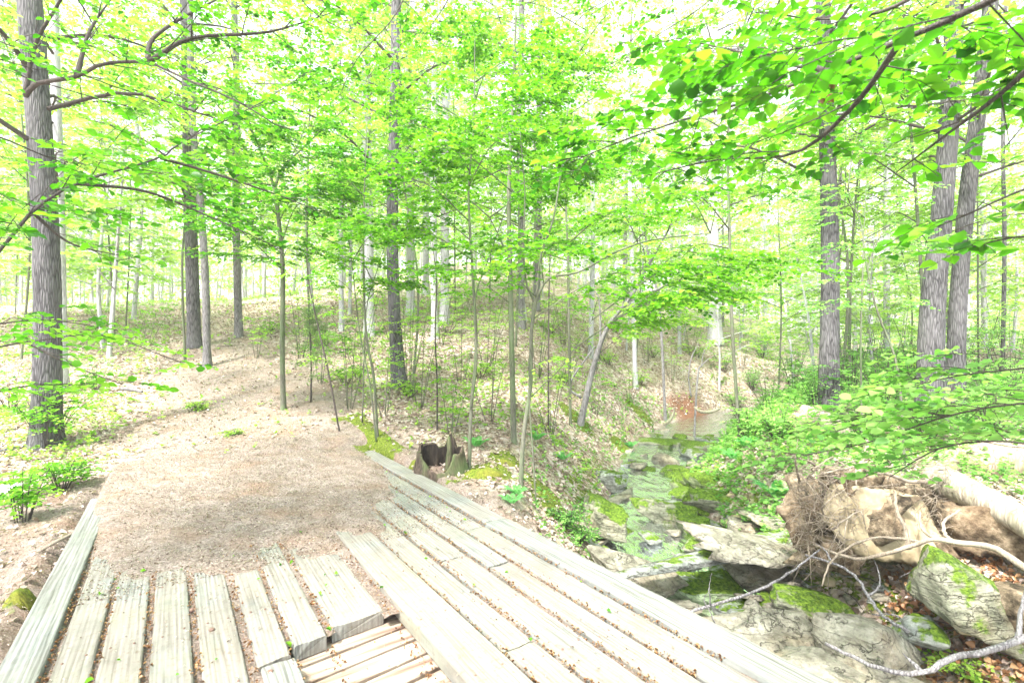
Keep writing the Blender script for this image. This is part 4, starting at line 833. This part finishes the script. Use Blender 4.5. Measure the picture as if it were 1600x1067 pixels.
tree(BE, 'forking sapling beside the bridge whose branch arcs far over to the right', 'tree', [(813, 766, 5.9), (818, 680, 5.95), (829, 600, 6), (830, 520, 6), (838, 465, 6)], [.030, .026, .024, .022, .020], BARK_SMOOTH, LEAF,
     extra=[([(838, 467, 6), (858, 435, 6), (905, 425, 6), (960, 395, 6.1), (1020, 375, 6.2), (1110, 365, 6.4)], [.017, .015, .013, .012, .009, .005]), ([(838, 467, 6), (845, 400, 6), (865, 340, 5.9), (880, 250, 5.9), (905, 150, 5.8)], [.016, .014, .011, .008, .004]),
            ([(834, 470, 6), (822, 440, 6), (818, 380, 5.9), (820, 300, 5.8), (812, 200, 5.8)], [.014, .012, .010, .007, .004]), ([(830, 620, 6), (850, 600, 6), (880, 570, 6), (925, 500, 6.1)], [.008, .006, .005, .003])],
     targets=[(960, 330, 5.6, .008, 1.2), (1040, 300, 5.8, .008, .8), (1120, 320, 6, .008, .7), (1190, 400, 6.1, .009, .7), (1240, 420, 6.2, .008, .7), (960, 220, 5.6, .008, 1.1), (880, 380, 5.2, .007, 1.1), (780, 360, 5.4, .008, 1.1), (760, 420, 5.5, .006, 1), (1060, 420, 5.9, .007, .6), (940, 460, 5.6, .006, .9), (1130, 460, 6.1, .006, 1)], sides=9, flare=.6, leaf=.062, fill=1.15)
tree(BE, 'wiry many stemmed sapling clump right of the trail end', 'tree', [(590, 668, 7.8), (584, 590, 7.8), (572, 520, 7.8), (568, 400, 7.8), (570, 280, 7.8), (576, 120, 7.8)], [.024, .022, .020, .016, .010, .005], BARK_SMOOTH, LEAF,
     extra=[([(588, 690, 7.7), (578, 600, 7.7), (562, 520, 7.7), (552, 430, 7.7), (540, 330, 7.6)], [.014, .012, .010, .008, .004]), ([(566, 660, 7.9), (569, 560, 7.9), (573, 480, 7.9), (590, 420, 7.9), (620, 330, 7.8)], [.012, .010, .008, .007, .004])],
     targets=[(520, 350, 7.2, .010, 1.4), (540, 400, 7.2, .009, 1.3), (600, 360, 7.0, .009, 1.3), (500, 270, 7.4, .01, 1.2), (620, 240, 7.6), (540, 190, 7.6), (640, 440, 7.4, .006), (600, 100, 7.8), (500, 430, 7.4, .006, 1)], sides=8, flare=.5, leaf=.062, fill=1.2)
tree('hornbeam_tree', 'grey muscular small tree leaning right over the creek bank', 'tree', [(906, 628, 11.2), (928, 570, 11.2), (950, 510, 11.1), (985, 465, 11), (1010, 420, 10.9), (1050, 350, 10.7)], [.075, .065, .055, .045, .035, .02], BARK_GREY, LEAF_PALE,
     extra=[([(935, 560, 11.2), (938, 520, 11.2), (936, 470, 11.2), (930, 455, 11.2)], [.03, .025, .02, .012]), ([(985, 470, 11), (1020, 455, 10.8), (1060, 440, 10.5)], [.025, .018, .01]), ([(908, 622, 11.2), (890, 600, 11.2), (930, 540, 11.2)], [.03, .025, .012])],
     targets=[(1000, 380, 10, .012, 1.1), (1080, 330, 10, .012, 1.1), (1130, 400, 9.8, .012, 1.1), (1060, 460, 9.8, .01, 1.), (950, 340, 10.5), (1040, 260, 10.5), (1160, 300, 10.5), (1100, 500, 10.5)], sides=11, flare=.9, leaf=.065, fill=1.0)
tree('beech_sapling', 'thin leaning sapling between the trail and the wiry clump', 'tree', [(531, 668, 8.1), (515, 590, 8.1), (497, 510, 8.1), (484, 450, 8.1), (478, 400, 8.1)], [.016, .015, .012, .009, .005], TWIG, LEAF_PALE, targets=[(450, 430, 8, .005, .7), (520, 460, 8, .005, .7), (500, 560, 8, .004, .7)], sides=7, flare=.3, leaf=.05)
tree('beech_sapling', 'crooked brown stemmed sapling in the bushes right of the broad grey trunk', 'tree', [(1415, 655, 6.6), (1403, 580, 6.6), (1372, 490, 6.6), (1355, 420, 6.6), (1345, 350, 6.6), (1325, 300, 6.6)], [.022, .020, .018, .015, .010, .005], BARK_SMOOTH, LEAF_BUSH,
     extra=[([(1355, 425, 6.6), (1365, 390, 6.6), (1385, 360, 6.5), (1440, 330, 6.4)], [.009, .007, .005, .003])], targets=[(1260, 330, 6.6, .006, 1), (1300, 250, 6.6, .006, 1), (1440, 300, 6.4, .006, 1), (1480, 380, 6.5, .006, 1), (1280, 440, 6.5, .005, 1), (1430, 470, 6.4, .005, 1), (1340, 210, 6.6)], sides=8, flare=.3, leaf=.052)
tree('beech_sapling', 'thin straight sapling just right of the broad grey trunk', 'tree', [(1347, 620, 7.8), (1345, 540, 7.8), (1348, 430, 7.8), (1350, 360, 7.8), (1356, 250, 7.8)], [.02, .018, .015, .011, .005], BARK_SMOOTH, LEAF_BUSH, targets=[(1280, 380, 7.6, .006, 1), (1420, 350, 7.6, .006, 1), (1300, 480, 7.4, .006, 1), (1400, 430, 7.6, .006, 1), (1250, 300, 7.6), (1420, 230, 7.6)], sides=7, flare=.3, leaf=.055)
tree('grey_sapling', 'bare thin stem standing on the slope between the saplings and the leaning tree', 'tree', [(857, 648, 9.3), (857, 560, 9.3), (858, 450, 9.3), (860, 380, 9.3)], [.015, .013, .010, .005], TWIG, LEAF_PALE, targets=[(900, 420, 9.2, .005, .6)], sides=6, flare=.2)
tree('grey_sapling', 'bare thin stem on the slope right of the mossy footed trunk', 'tree', [(683, 668, 8.1), (683, 600, 8.1), (680, 520, 8.1), (682, 440, 8.1), (676, 380, 8.1)], [.015, .013, .011, .009, .004], TWIG, LEAF_PALE, targets=[(640, 420, 8, .005, .8), (720, 450, 8, .005, .8), (650, 500, 8, .004, .7)], sides=6, flare=.2)
tree('grey_sapling', 'very thin stem beside the foot of the forking sapling', 'tree', [(838, 768, 5.9), (832, 700, 5.9), (828, 640, 5.9), (826, 560, 6)], [.011, .010, .008, .005], BARK_SMOOTH, LEAF_PALE, sides=6, flare=.2, targets=[(870, 560, 5.8, .004, .6)])
tree('grey_sapling', 'small leafless arching shrub above the red eroded bank', 'shrub', [(1083, 622, 14.5), (1090, 590, 14.5), (1098, 570, 14.5), (1112, 558, 14.5), (1135, 550, 14.5)], [.035, .03, .024, .016, .008], BARK_GREY, LEAF_PALE,
     extra=[([(1080, 620, 14.5), (1076, 590, 14.5), (1080, 560, 14.5), (1092, 535, 14.5)], [.025, .02, .014, .006]), ([(1096, 574, 14.5), (1100, 550, 14.5), (1115, 530, 14.5)], [.016, .012, .005])], sides=7, flare=.3)
tree('beech_sapling', 'young leafy sapling leaning left on the slope in the far centre right', 'tree', [(1040, 560, 16), (1030, 480, 16), (1010, 380, 16), (1000, 250, 16)], [.05, .045, .035, .02], BARK_GREY, LEAF_PALE, auto=dict(n=12, z0=3, z1=8, Rr=2.4, leaf=.08, fill=1.), sides=8)
# cedar sapling, feathery and grey green
c0 = P(486, 560, 9.6); c0[2] = float(ground(c0[0], c0[1])); ce = empty('cedar_sapling', c0, 'small feathery grey green cedar beside the forked sapling', 'tree'); W = Acc(); Lf = Acc()
tube(W, smooth_path([c0, c0+(0, 0, .8), c0+(-.05, 0, 1.8)], 8), np.linspace(.018, .004, 8), 6); W.build('trunk', TWIG, ce)
for k in range(34):
    z = rng.uniform(.35, 1.8); a = rng.uniform(0, 6.28); l = .62*(1.1-z/2.2); p0 = c0+np.array([0, 0, z]); d = np.array([math.cos(a), math.sin(a), .2]); nn_ = 60
    t = rng.random(nn_); pos = p0+d*l*t[:, None]+rng.normal(0, .03, (nn_, 3)); leaves(Lf, pos, d+rng.normal(0, .5, (nn_, 3)), UP+rng.normal(0, .5, (nn_, 3)), .075, rng.random(nn_), 'rhomb', .10)
Lf.build('foliage', CEDAR, ce)

# ------------------------------------------------------------------ near boughs reaching into the picture
def near_bough(name, label, paths, bark_m, leaf_m, leaf, fills, r0=.012, wide=.35, tonec=.5, spray=(.14, .3), nl=7):
    o0 = P(*paths[0][0]); root = empty(name, o0, label, 'branch'); Lf = Acc()
    for p, f in zip(paths, fills):
        W = Acc(); pp = [P(*q) for q in p]; bough(W, Lf, pp[0], pp[-1], r0, f, leaf, path=pp, wide=wide, t0=.08, tonec=tonec, spray=spray, nl=nl); W.build('limb', bark_m, root)
    Lf.build('leaves', leaf_m, root); return root
near_bough('overhanging_branch', 'dark limb with large blurred leaves sweeping down from the top right corner', [
    [(1660, -60, 1.35), (1530, 10, 1.55), (1410, 62, 1.8), (1290, 112, 2.1), (1180, 155, 2.4), (1060, 190, 2.7), (960, 225, 2.9), (890, 255, 3.0)],
    [(1290, 112, 2.1), (1230, 90, 2.4), (1150, 80, 2.8), (1060, 60, 3.2)], [(1410, 62, 1.8), (1330, 170, 2.2), (1240, 240, 2.5), (1120, 250, 2.8), (1010, 275, 3.0)],
    [(1660, 60, 1.7), (1560, 150, 1.9), (1480, 210, 2.1), (1400, 270, 2.4)], [(1500, -60, 2.2), (1400, 10, 2.4), (1300, 30, 2.8), (1180, 20, 3.2)]],
    TWIG, LEAF_BRIGHT, .068, [1.5, 1.4, 1.2, 1.0, 1.5], .013, .32, .45)
near_bough('overhanging_branch', 'leafy twig with a few big leaves crossing in front of the leaning pair of trunks', [[(1680, 270, 1.7), (1590, 300, 1.9), (1500, 340, 2.1), (1420, 370, 2.4)], [(1680, 390, 1.9), (1600, 370, 2.1), (1520, 385, 2.3)]], TWIG, LEAF_BRIGHT, .075, [.55, .5], .006, .2)
near_bough('overhanging_branch', 'spray of pale green leaves hanging in front of the fallen brown log', [
    [(1700, 640, 2.0), (1600, 630, 2.2), (1480, 650, 2.5), (1360, 690, 2.8), (1250, 712, 3.1)], [(1700, 720, 2.1), (1580, 690, 2.3), (1470, 700, 2.6), (1390, 745, 2.9)], [(1700, 560, 2.2), (1600, 575, 2.5), (1480, 590, 2.9), (1370, 620, 3.2)], [(1480, 650, 2.5), (1400, 640, 2.9), (1300, 665, 3.3)]],
    TWIG, LEAF_BUSH, .058, [1.8, 1.5, 1.7, 1.6], .006, .4, .6)
near_bough('overhanging_branch', 'smooth grey branch with broad leaves curving up from the left edge', [
    [(-90, 470, 2.9), (0, 392, 3.0), (50, 332, 3.1), (120, 287, 3.2), (250, 247, 3.4), (284, 222, 3.5), (400, 165, 3.8), (470, 120, 4.1)], [(120, 287, 3.2), (230, 300, 3.4), (330, 340, 3.6), (440, 390, 3.9)], [(250, 247, 3.4), (330, 270, 3.6), (420, 300, 3.9), (500, 330, 4.2)], [(50, 332, 3.1), (110, 380, 3.3), (190, 400, 3.5)]],
    TWIG, LEAF_BRIGHT, .062, [1.1, 1.0, 1.1, .5], .012, .35, .5)
near_bough('overhanging_branch', 'dark arching limb with a mossy bend in front of the thickest trunk', [
    [(40, 150, 5.2), (60, 130, 5.1), (120, 120, 5.0), (160, 100, 4.9), (230, 98, 4.8), (290, 124, 4.7), (370, 158, 4.6), (430, 195, 4.5)], [(40, 150, 5.2), (55, 70, 5.2), (95, 0, 5.1), (130, -70, 5.0)], [(230, 98, 4.8), (240, 60, 4.9), (300, 20, 5.0), (380, -20, 5.1)], [(120, 120, 5.0), (140, 50, 5.1), (180, -10, 5.2)], [(230, 98, 4.8), (300, 60, 4.8), (420, 50, 4.9), (520, 20, 5)]],
    TWIG, LEAF_BRIGHT, .055, [.9, .8, 1.0, .8, 1.1], .026, .35, .5)
near_bough('leafy_branch', 'broad leafy spray reaching in low from the left edge in front of the brush', [
    [(-90, 560, 2.9), (40, 535, 3.1), (160, 525, 3.4), (280, 565, 3.6)], [(-90, 640, 2.9), (30, 605, 3.1), (150, 600, 3.4)], [(-80, 520, 3.3), (60, 500, 3.6), (180, 515, 4.0)], [(40, 535, 3.1), (110, 570, 3.2), (190, 600, 3.4)]], TWIG, LEAF_BRIGHT, .060, [1.2, 1.2, 1.1, 1.1], .006, .4, .75)
near_bough('overhanging_branch', 'dense leafy branches hanging at the left edge over the dark brush', [
    [(-100, 220, 3.2), (-20, 210, 3.4), (60, 240, 3.7), (110, 260, 4.0)], [(-100, 60, 3.6), (-10, 90, 3.9), (60, 110, 4.3)], [(-100, 330, 3.0), (-20, 300, 3.2), (70, 330, 3.6)]], TWIG, LEAF_BRIGHT, .058, [1.0, .9, .7], .010, .4)
near_bough('overhanging_branch', 'thin leafy branch hanging from the top edge left of the centre', [
    [(660, -80, 4.6), (620, 20, 4.7), (560, 90, 4.8), (530, 150, 4.9)], [(740, -90, 4.8), (700, 0, 5.0), (660, 60, 5.2)], [(420, -90, 4.4), (480, 10, 4.6), (560, 60, 4.8)]], TWIG, LEAF_BRIGHT, .055, [1.1, 1.1, 1.1], .008, .4)
near_bough('overhanging_branch', 'leafy branch hanging from the top edge right of the centre', [
    [(1180, -90, 4.6), (1110, 0, 4.8), (1020, 60, 5.0), (950, 110, 5.2)], [(1000, -90, 5), (960, -10, 5.2), (890, 30, 5.4)], [(1240, -60, 4.4), (1180, 80, 4.6), (1090, 130, 4.8)], [(1340, -80, 4.2), (1290, 20, 4.6), (1230, 70, 4.8)]], TWIG, LEAF_BRIGHT, .055, [1.1, 1.1, 1.1, 1.], .008, .4)
# dead leaf cluster hanging in the top right
g = P(1290, 95, 2.3); A = Acc(); k = 30; pos = g+np.stack([rng.normal(0, .018, k), rng.normal(0, .02, k), -rng.uniform(0, .17, k)], -1)
leaves(A, pos, rng.normal(0, .4, (k, 3))+(0, 0, -1), rng.normal(0, 1, (k, 3)), .03, rng.uniform(0, .2, k), 'ovate', .4, .3); tag(A.build('dead_leaf_cluster', LITTER_RED, loc=g), 'hanging clump of withered brown leaves caught on the top right limb', 'dead leaves')

# ------------------------------------------------------------------ low plants
def shrub(px, py, h, w_, label, mt=None, leaf=.05, n=7, name='shrub', group=None, fill=1., tonec=.5, Y=None, lean=(0, 0)):
    mt = mt or LEAF_BUSH; g = G(px, py) if Y is None else np.array([(px-800)/800*Y, Y, float(ground((px-800)/800*Y, Y))])
    root = empty(name, g-(0, 0, .03), label, 'shrub', group); W = Acc(); Lf = Acc()
    for k in range(n):
        a = k*2.4+rng.uniform(0, .8); rr = w_*rng.uniform(.25, 1); top = g+np.array([math.cos(a)*rr+lean[0]*h, math.sin(a)*rr+lean[1]*h, h*rng.uniform(.45, 1)])
        b = g+np.array([math.cos(a)*.05, math.sin(a)*.05, -.02]); mid = (b+top)/2+np.array([0, 0, h*.12]); q = smooth_path([b, mid, top], 7); tube(W, q, np.linspace(.008, .002, 7), 4)
        m = max(3, int(5*fill)); f = rng.uniform(.35, 1, m); pp = q[(f*6).astype(int)]; aa = rng.uniform(0, 6.28, m); d = np.stack([np.cos(aa), np.sin(aa), rng.normal(.05, .15, m)], -1)
        sprays(W, Lf, pp, d, rng.uniform(.15, .35, m)*(.5+w_*.6), 7, leaf, tonec=tonec)
    W.build('stems', BARK_SMOOTH if name == 'young_sapling' else TWIG, root); Lf.build('foliage', mt, root); return root
shrub(75, 700, 1.15, .75, 'leafy sapling clump with several thin stems left of the trail', LEAF_BRIGHT, .055, 15, fill=2.2, tonec=.8)
shrub(35, 815, .62, .30, 'small bush on a thin brown stem beside the white plastic piece', LEAF_BRIGHT, .05, 8, fill=1.8, tonec=.8)
shrub(95, 765, .45, .45, 'low spreading leafy plant at the left corner of the bridge', LEAF_BRIGHT, .05, 12, fill=1.6, tonec=.75)
shrub(15, 640, 1.2, .7, 'bush at the left edge in front of the thickest trunk', LEAF_BUSH, .055, 9, fill=1.4)
shrub(150, 610, .9, .8, 'thin leafy bush behind the trail clump, right of the thickest trunk', LEAF_BUSH, .05, 8, fill=1.1)
shrub(310, 640, .18, .25, 'little tuft of seedlings growing in the middle of the trail', LEAF_PALE, .04, 9, 'seedling_tuft')
shrub(362, 680, .12, .14, 'smaller tuft of seedlings in the trail in front of the first tuft', LEAF_PALE, .035, 6, 'seedling_tuft')
shrub(1300, 905, .22, .2, 'small fresh green plant growing among the sticks below the clay plate', LEAF_BUSH, .035, 7, Y=4.0)
shrub(1255, 890, .18, .16, 'small green plant at the lower end of the wedge slab', LEAF_BUSH, .035, 6, Y=4.05)
shrub(1415, 965, .30, .2, 'upright green plant beside the big ridged boulder', LEAF_BUSH, .035, 7, Y=3.6)
shrub(1500, 1055, .12, .16, 'low pale green plant in the bottom right corner', LEAF_PALE, .035, 8)
shrub(1345, 925, .2, .2, 'green plant around the crooked grey branch', LEAF_BUSH, .032, 6, Y=3.85)
shrub(885, 822, .26, .30, 'dense green weeds hanging over the left bank at the bridge edge', LEAF_BUSH, .035, 14, fill=1.5, tonec=.3)
shrub(915, 800, .2, .28, 'green weeds around the brown mossy bank boulder', LEAF_BUSH, .035, 12, fill=1.3, tonec=.35)
shrub(905, 845, .2, .25, 'green weeds low on the bank above the half hidden stone', LEAF_BUSH, .035, 12, fill=1.3, tonec=.35)
for k, (px, py, h, w_) in enumerate(((1150, 640, .7, .6), (1175, 610, .8, .7), (1200, 650, .7, .6), (1240, 620, .9, .7), (1170, 690, .5, .5), (1215, 690, .5, .5), (1280, 650, .9, .7), (1330, 620, 1.1, .8), (1380, 640, 1.1, .8),
        (1430, 610, 1.3, .8), (1480, 630, 1.2, .8), (1530, 600, 1.4, .9), (1580, 620, 1.3, .9), (1250, 575, 1.1, .9), (1310, 560, 1.3, .9), (1190, 560, 1.0, .9), (1370, 560, 1.5, 1.), (1440, 550, 1.6, 1.), (1520, 540, 1.7, 1.), (1590, 540, 1.7, 1.), (1620, 660, 1.2, .8), (1350, 690, .7, .5), (1130, 580, .8, .8), (1550, 680, .8, .6), (1450, 690, .6, .5))):
    shrub(px, py, h*1.45, w_, 'leafy green shrub in the thicket on the right bank of the creek', LEAF_BUSH, .05, 17, group='shrubs of the right bank thicket', fill=1.5, tonec=rng.uniform(.35, .75))
for k, (px, py, h, w_) in enumerate(((1000, 600, .5, .6), (950, 570, .6, .6), (1020, 560, .6, .7), (880, 600, .4, .5), (640, 620, .4, .4), (500, 540, .5, .6), (240, 470, .8, .9), (420, 520, .4, .6), (1090, 560, .7, .8), (540, 600, .4, .5), (750, 590, .4, .5), (700, 520, .7, .8), (150, 500, .7, .8), (960, 520, .8, .9), (1060, 520, .8, .9), (860, 520, .7, .8))):
    shrub(px, py, h, w_, 'low airy green shrub on the leaf covered slope', LEAF_PALE, .06, 8, group='low shrubs of the leafy slope', fill=1.1)
for k, (px, py, h, w_) in enumerate(((545, 640, 2.0, .7), (600, 650, 1.6, .6), (655, 640, 2.0, .8), (705, 680, 1.5, .5), (765, 660, 2.2, .8), (860, 680, 1.7, .7), (930, 650, 1.8, .8), (985, 630, 1.8, .8), (1050, 600, 2.2, 1.0), (500, 600, 1.7, .7), (890, 600, 2.2, 1.), (720, 600, 2.2, 1.), (230, 540, 1.6, 1.), (400, 560, 1.3, .7), (1120, 600, 2.2, 1.), (620, 560, 2.2, 1.))):
    shrub(px, py, h, w_, 'tall airy young sapling with small pale leaves on the slope', LEAF_PALE if k % 3 else LEAF, .05, 4, 'young_sapling', 'airy young saplings of the slope', 2.6, rng.uniform(.4, .7))
for k, (px, py, h, w_) in enumerate(((640, 600, 3.0, .9), (560, 590, 2.8, .9), (470, 560, 2.6, .9), (760, 580, 3.0, 1.), (840, 590, 3.0, 1.), (930, 580, 3.0, 1.), (1010, 570, 3.2, 1.), (1080, 560, 3.4, 1.1), (1160, 580, 3.0, 1.), (1220, 600, 2.8, 1.), (1340, 590, 3.0, 1.), (1400, 620, 2.6, .9), (1490, 610, 2.8, 1.), (1560, 600, 3.0, 1.), (690, 540, 3.2, 1.1), (880, 540, 3.4, 1.2))):
    shrub(px, py, h, w_, 'tall airy young sapling with small pale leaves on the slope' if px < 1150 else 'slender leafy sapling rising out of the right bank thicket', LEAF_PALE, .055, 6, 'young_sapling', 'airy young saplings of the slope' if px < 1150 else 'slender saplings of the right bank thicket', 2.4, rng.uniform(.4, .8))
def fern(px, py, L_, label, n=11, tone=.5):
    g = G(px, py); root = empty('fern', g, label, 'fern', 'ferns on the creek banks'); Lf = Acc()
    for k in range(n):
        a = k*2*math.pi/n+rng.normal(0, .2); d = np.array([math.cos(a), math.sin(a), 0]); m = 22; t = np.linspace(.12, 1, m); l = L_*rng.uniform(.75, 1.1)
        pos = g+d*(l*.75*t)[:, None]+UP*(l*(1.0*t-.55*t*t))[:, None]; sd = np.array([-d[1], d[0], 0]); ln = l*.20*np.sin(np.pi*(t*.9+.08))
        for sgn in (1, -1): leaves(Lf, pos, sd*sgn+d*.35+rng.normal(0, .05, (m, 3)), UP+rng.normal(0, .1, (m, 3)), ln, tone+rng.normal(0, .12, m), 'rhomb', .14)
        segs(Lf, pos[:-1], pos[1:], .002, .0015)
    Lf.build('fronds', LEAF_FERN, root)
fern(745, 700, .30, 'pale fern behind the rounded moss cushion'); fern(838, 690, .32, 'pale fern right of the double sapling'); fern(808, 775, .22, 'small fern at the foot of the forking sapling', 9)
fern(800, 790, .2, 'fern overlapping the far edge board of the bridge', 8); fern(1212, 780, .42, 'bright green fern on the pale stones left of the root plate', 13, .3); fern(985, 700, .3, 'fern on the left bank beside the upper stream'); fern(1145, 720, .35, 'pale fern on the right bank beside the mossy slabs')
fern(1165, 700, .35, 'fern on the right bank behind the mossy slabs'); fern(880, 720, .25, 'small fern on the slope above the grey block')

# ------------------------------------------------------------------ distant woods
protos = []
for k in range(7):
    loc = np.array([0, 0, 0.]); root = empty('slender_tree', loc, 'tall slender tree standing in the distant woods', 'tree', 'slender trees in the distant woods'); W = Acc(); Lf = Acc(); B = Acc()
    H = rng.uniform(15, 22); r0 = [.07, .09, .13, .08, .10, .14, .06][k]
    tr, _ = trunk_tube(W, [np.array([0, 0, -.1]), np.array([rng.normal(0, .12), 0, H*.3]), np.array([rng.normal(0, .35), 0, H*.65]), np.array([rng.normal(0, .6), 0, H])], [r0, r0*.9, r0*.7, r0*.35], 9)
    auto_boughs(B, Lf, tr, 22, [1.8, 3, 4, 2.2, 3.4, 5, 1.6][k], H-.5, 3.2, .15, .5, 'rhomb', .02, .2, nl=7, spray=(.3, .7))
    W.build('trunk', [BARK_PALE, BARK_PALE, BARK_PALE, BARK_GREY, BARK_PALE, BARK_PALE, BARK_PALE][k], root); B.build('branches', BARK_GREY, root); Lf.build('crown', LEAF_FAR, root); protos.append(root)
spots = []; r2 = np.random.default_rng(21); tries = 0
while len(spots) < 110 and tries < 20000:
    tries += 1; px = r2.uniform(-80, 1680); Y = 15.5+36*r2.random()**.9; x = (px-800)/800*Y
    s, hw, _ = creek(np.array([x]), np.array([Y]))
    if abs(s[0]) < hw[0]+.6: continue
    cx = np.interp(Y, [12, 15, 18, 22, 30], [-6.4, -8.3, -10.6, -14.2, -21])
    if abs(x-cx) < 1.3 and Y < 26: continue
    if all((x-a)**2+(Y-b)**2 > (1.1+.02*Y)**2 for a, b in spots): spots.append((x, Y))
for i, (x, y) in enumerate(spots):
    z = float(ground(x, y))-.05; s = r2.uniform(.75, 1.15); k = i % 7
    if i < 7: o = protos[k]; o.location = (x, y, z); o.rotation_euler = (0, 0, r2.uniform(0, 6.28)); o.scale = (s, s, s)
    else: copy_tree(protos[k], (x, y, z), r2.uniform(0, 6.28), (s, s, s*r2.uniform(.9, 1.2)))
# understorey bushes between the far trunks
bp = []
for k in range(4):
    root = empty('understorey_tree', (0, 0, 0), 'small leafy understorey tree between the distant trunks', 'tree', 'small understorey trees in the distant woods'); W = Acc(); Lf = Acc()
    tr, _ = trunk_tube(W, [np.array([0, 0, -.1]), np.array([.1, .1, 1.5]), np.array([rng.normal(0, .3), 0, 4.2])], [.04, .03, .012], 6)
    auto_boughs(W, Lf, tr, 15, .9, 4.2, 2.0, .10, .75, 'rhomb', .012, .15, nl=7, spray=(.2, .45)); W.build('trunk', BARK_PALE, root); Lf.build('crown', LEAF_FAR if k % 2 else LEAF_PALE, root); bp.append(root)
sp2 = []; tries = 0
while len(sp2) < 135 and tries < 20000:
    tries += 1; px = r2.uniform(-80, 1680); Y = 12.5+30*r2.random(); x = (px-800)/800*Y; s, hw, _ = creek(np.array([x]), np.array([Y]))
    if abs(s[0]) < hw[0]+.5: continue
    cx = np.interp(Y, [12, 15, 18, 22, 30], [-6.4, -8.3, -10.6, -14.2, -21])
    if abs(x-cx) < 3.0 and Y < 28: continue
    if Y < 15 and 250 < px < 1150: continue
    if all((x-a)**2+(Y-b)**2 > 1.5 for a, b in sp2): sp2.append((x, Y))
for i, (x, y) in enumerate(sp2):
    z = float(ground(x, y))-.03; s = r2.uniform(.75, 1.6); k = i % 4
    if i < 4: o = bp[k]; o.location = (x, y, z); o.scale = (s, s, s)
    else: copy_tree(bp[k], (x, y, z), r2.uniform(0, 6.28), (s, s, s))
# a far mass of leaves and thin trunks beyond
n = 120000; Y = rng.uniform(34, 95, n); px = rng.uniform(-150, 1750, n); x = (px-800)/800*Y; hgt = 22*rng.random(n)**1.2
k = fbm(x*.16, hgt*.22+Y*.1, 61) > -.08; x, Y, hgt = x[k], Y[k], hgt[k]; n = len(x); A = Acc()
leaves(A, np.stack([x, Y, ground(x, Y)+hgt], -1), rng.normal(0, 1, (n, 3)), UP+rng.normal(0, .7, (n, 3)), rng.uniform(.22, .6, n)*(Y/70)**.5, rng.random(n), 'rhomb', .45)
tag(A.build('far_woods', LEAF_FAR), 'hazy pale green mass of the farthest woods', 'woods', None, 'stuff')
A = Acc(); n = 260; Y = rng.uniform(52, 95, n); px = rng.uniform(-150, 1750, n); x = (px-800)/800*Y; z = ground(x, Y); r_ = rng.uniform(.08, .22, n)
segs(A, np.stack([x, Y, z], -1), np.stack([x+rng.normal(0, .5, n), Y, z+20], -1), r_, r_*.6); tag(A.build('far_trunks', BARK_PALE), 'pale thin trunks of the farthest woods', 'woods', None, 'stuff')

# slim beeches of the middle distance, fine tiers of leaves between 3 and 11 m up
mp = []
for k in range(4):
    root = empty('beech_tree', (0, 0, 0), 'slim beech with fine tiers of fresh leaves in the middle distance', 'tree', 'slim beeches of the middle distance'); W = Acc(); Lf = Acc(); H = rng.uniform(9, 12)
    tr, _ = trunk_tube(W, [np.array([0, 0, -.1]), np.array([.15, .1, H*.3]), np.array([rng.normal(0, .3), 0, H*.65]), np.array([rng.normal(0, .5), 0, H])], [.032, .028, .02, .008], 7)
    B = Acc(); auto_boughs(B, Lf, tr, 22, [3.0, 3.6, 2.7, 4.0][k], H-.2, 2.6, .078, .8, 'rhomb', .014, .12, nl=8, spray=(.2, .45)); W.build('trunk', BARK_SMOOTH, root); B.build('branches', TWIG, root); Lf.build('crown', [LEAF_PALE, LEAF, LEAF_PALE, LEAF_PALE][k], root); mp.append(root)
r3 = np.random.default_rng(5); sp3 = []; tries = 0
while len(sp3) < 30 and tries < 9000:
    tries += 1; px = r3.uniform(-60, 1660); Y = 9.5+10*r3.random()**1.1; x = (px-800)/800*Y; s_, hw, _ = creek(np.array([x]), np.array([Y]))
    if abs(s_[0]) < hw[0]+.6: continue
    cx = np.interp(Y, [8, 10, 12, 15, 18, 22, 30], [-3.9, -5.2, -6.4, -8.3, -10.6, -14.2, -21])
    if abs(x-cx) < 1.2: continue
    if all((x-a)**2+(Y-b)**2 > 2.2 for a, b in sp3): sp3.append((x, Y))
for i, (x, y) in enumerate(sp3):
    z = float(ground(x, y))-.03; q = r3.uniform(.75, 1.1); k = i % 4
    if i < 4: o = mp[k]; o.location = (x, y, z); o.scale = (q, q, q)
    else: copy_tree(mp[k], (x, y, z), r3.uniform(0, 6.28), (q, q, q))

for (x, y) in ((-1.5, -4.5), (2.8, -3.2), (-4.8, -1.5), (5.2, .5), (.6, -7.5), (-5.5, 2.2), (7.2, 3.6), (-3.6, -6.8), (5.0, -6.0)):  # unseen beeches around the camera, added to shade the bridge and foreground
    copy_tree(mp[r3.integers(4)], (x, y, float(ground(x, y))), r3.uniform(0, 6.28), (1.15, 1.15, 1.35))

# haze volume added to wash out and pale the distance
bpy.ops.mesh.primitive_cube_add(size=1); hz = bpy.context.object; hz.name = 'haze'; hz.scale = (340, 300, 62); hz.location = (0, 125, 26); hz['kind'] = 'stuff'; hz['label'] = 'added haze volume that pales the distant woods'
hm = bpy.data.materials.new('haze'); hm.use_nodes = True; ht = hm.node_tree; ht.nodes.clear(); ho = ht.nodes.new('ShaderNodeOutputMaterial'); hv = ht.nodes.new('ShaderNodeVolumePrincipled')
hv.inputs['Color'].default_value = (.97, 1, .93, 1); hv.inputs['Density'].default_value = .0026; hv.inputs['Anisotropy'].default_value = .2
ht.links.new(hv.outputs[0], ho.inputs['Volume']); hz.data.materials.append(hm)
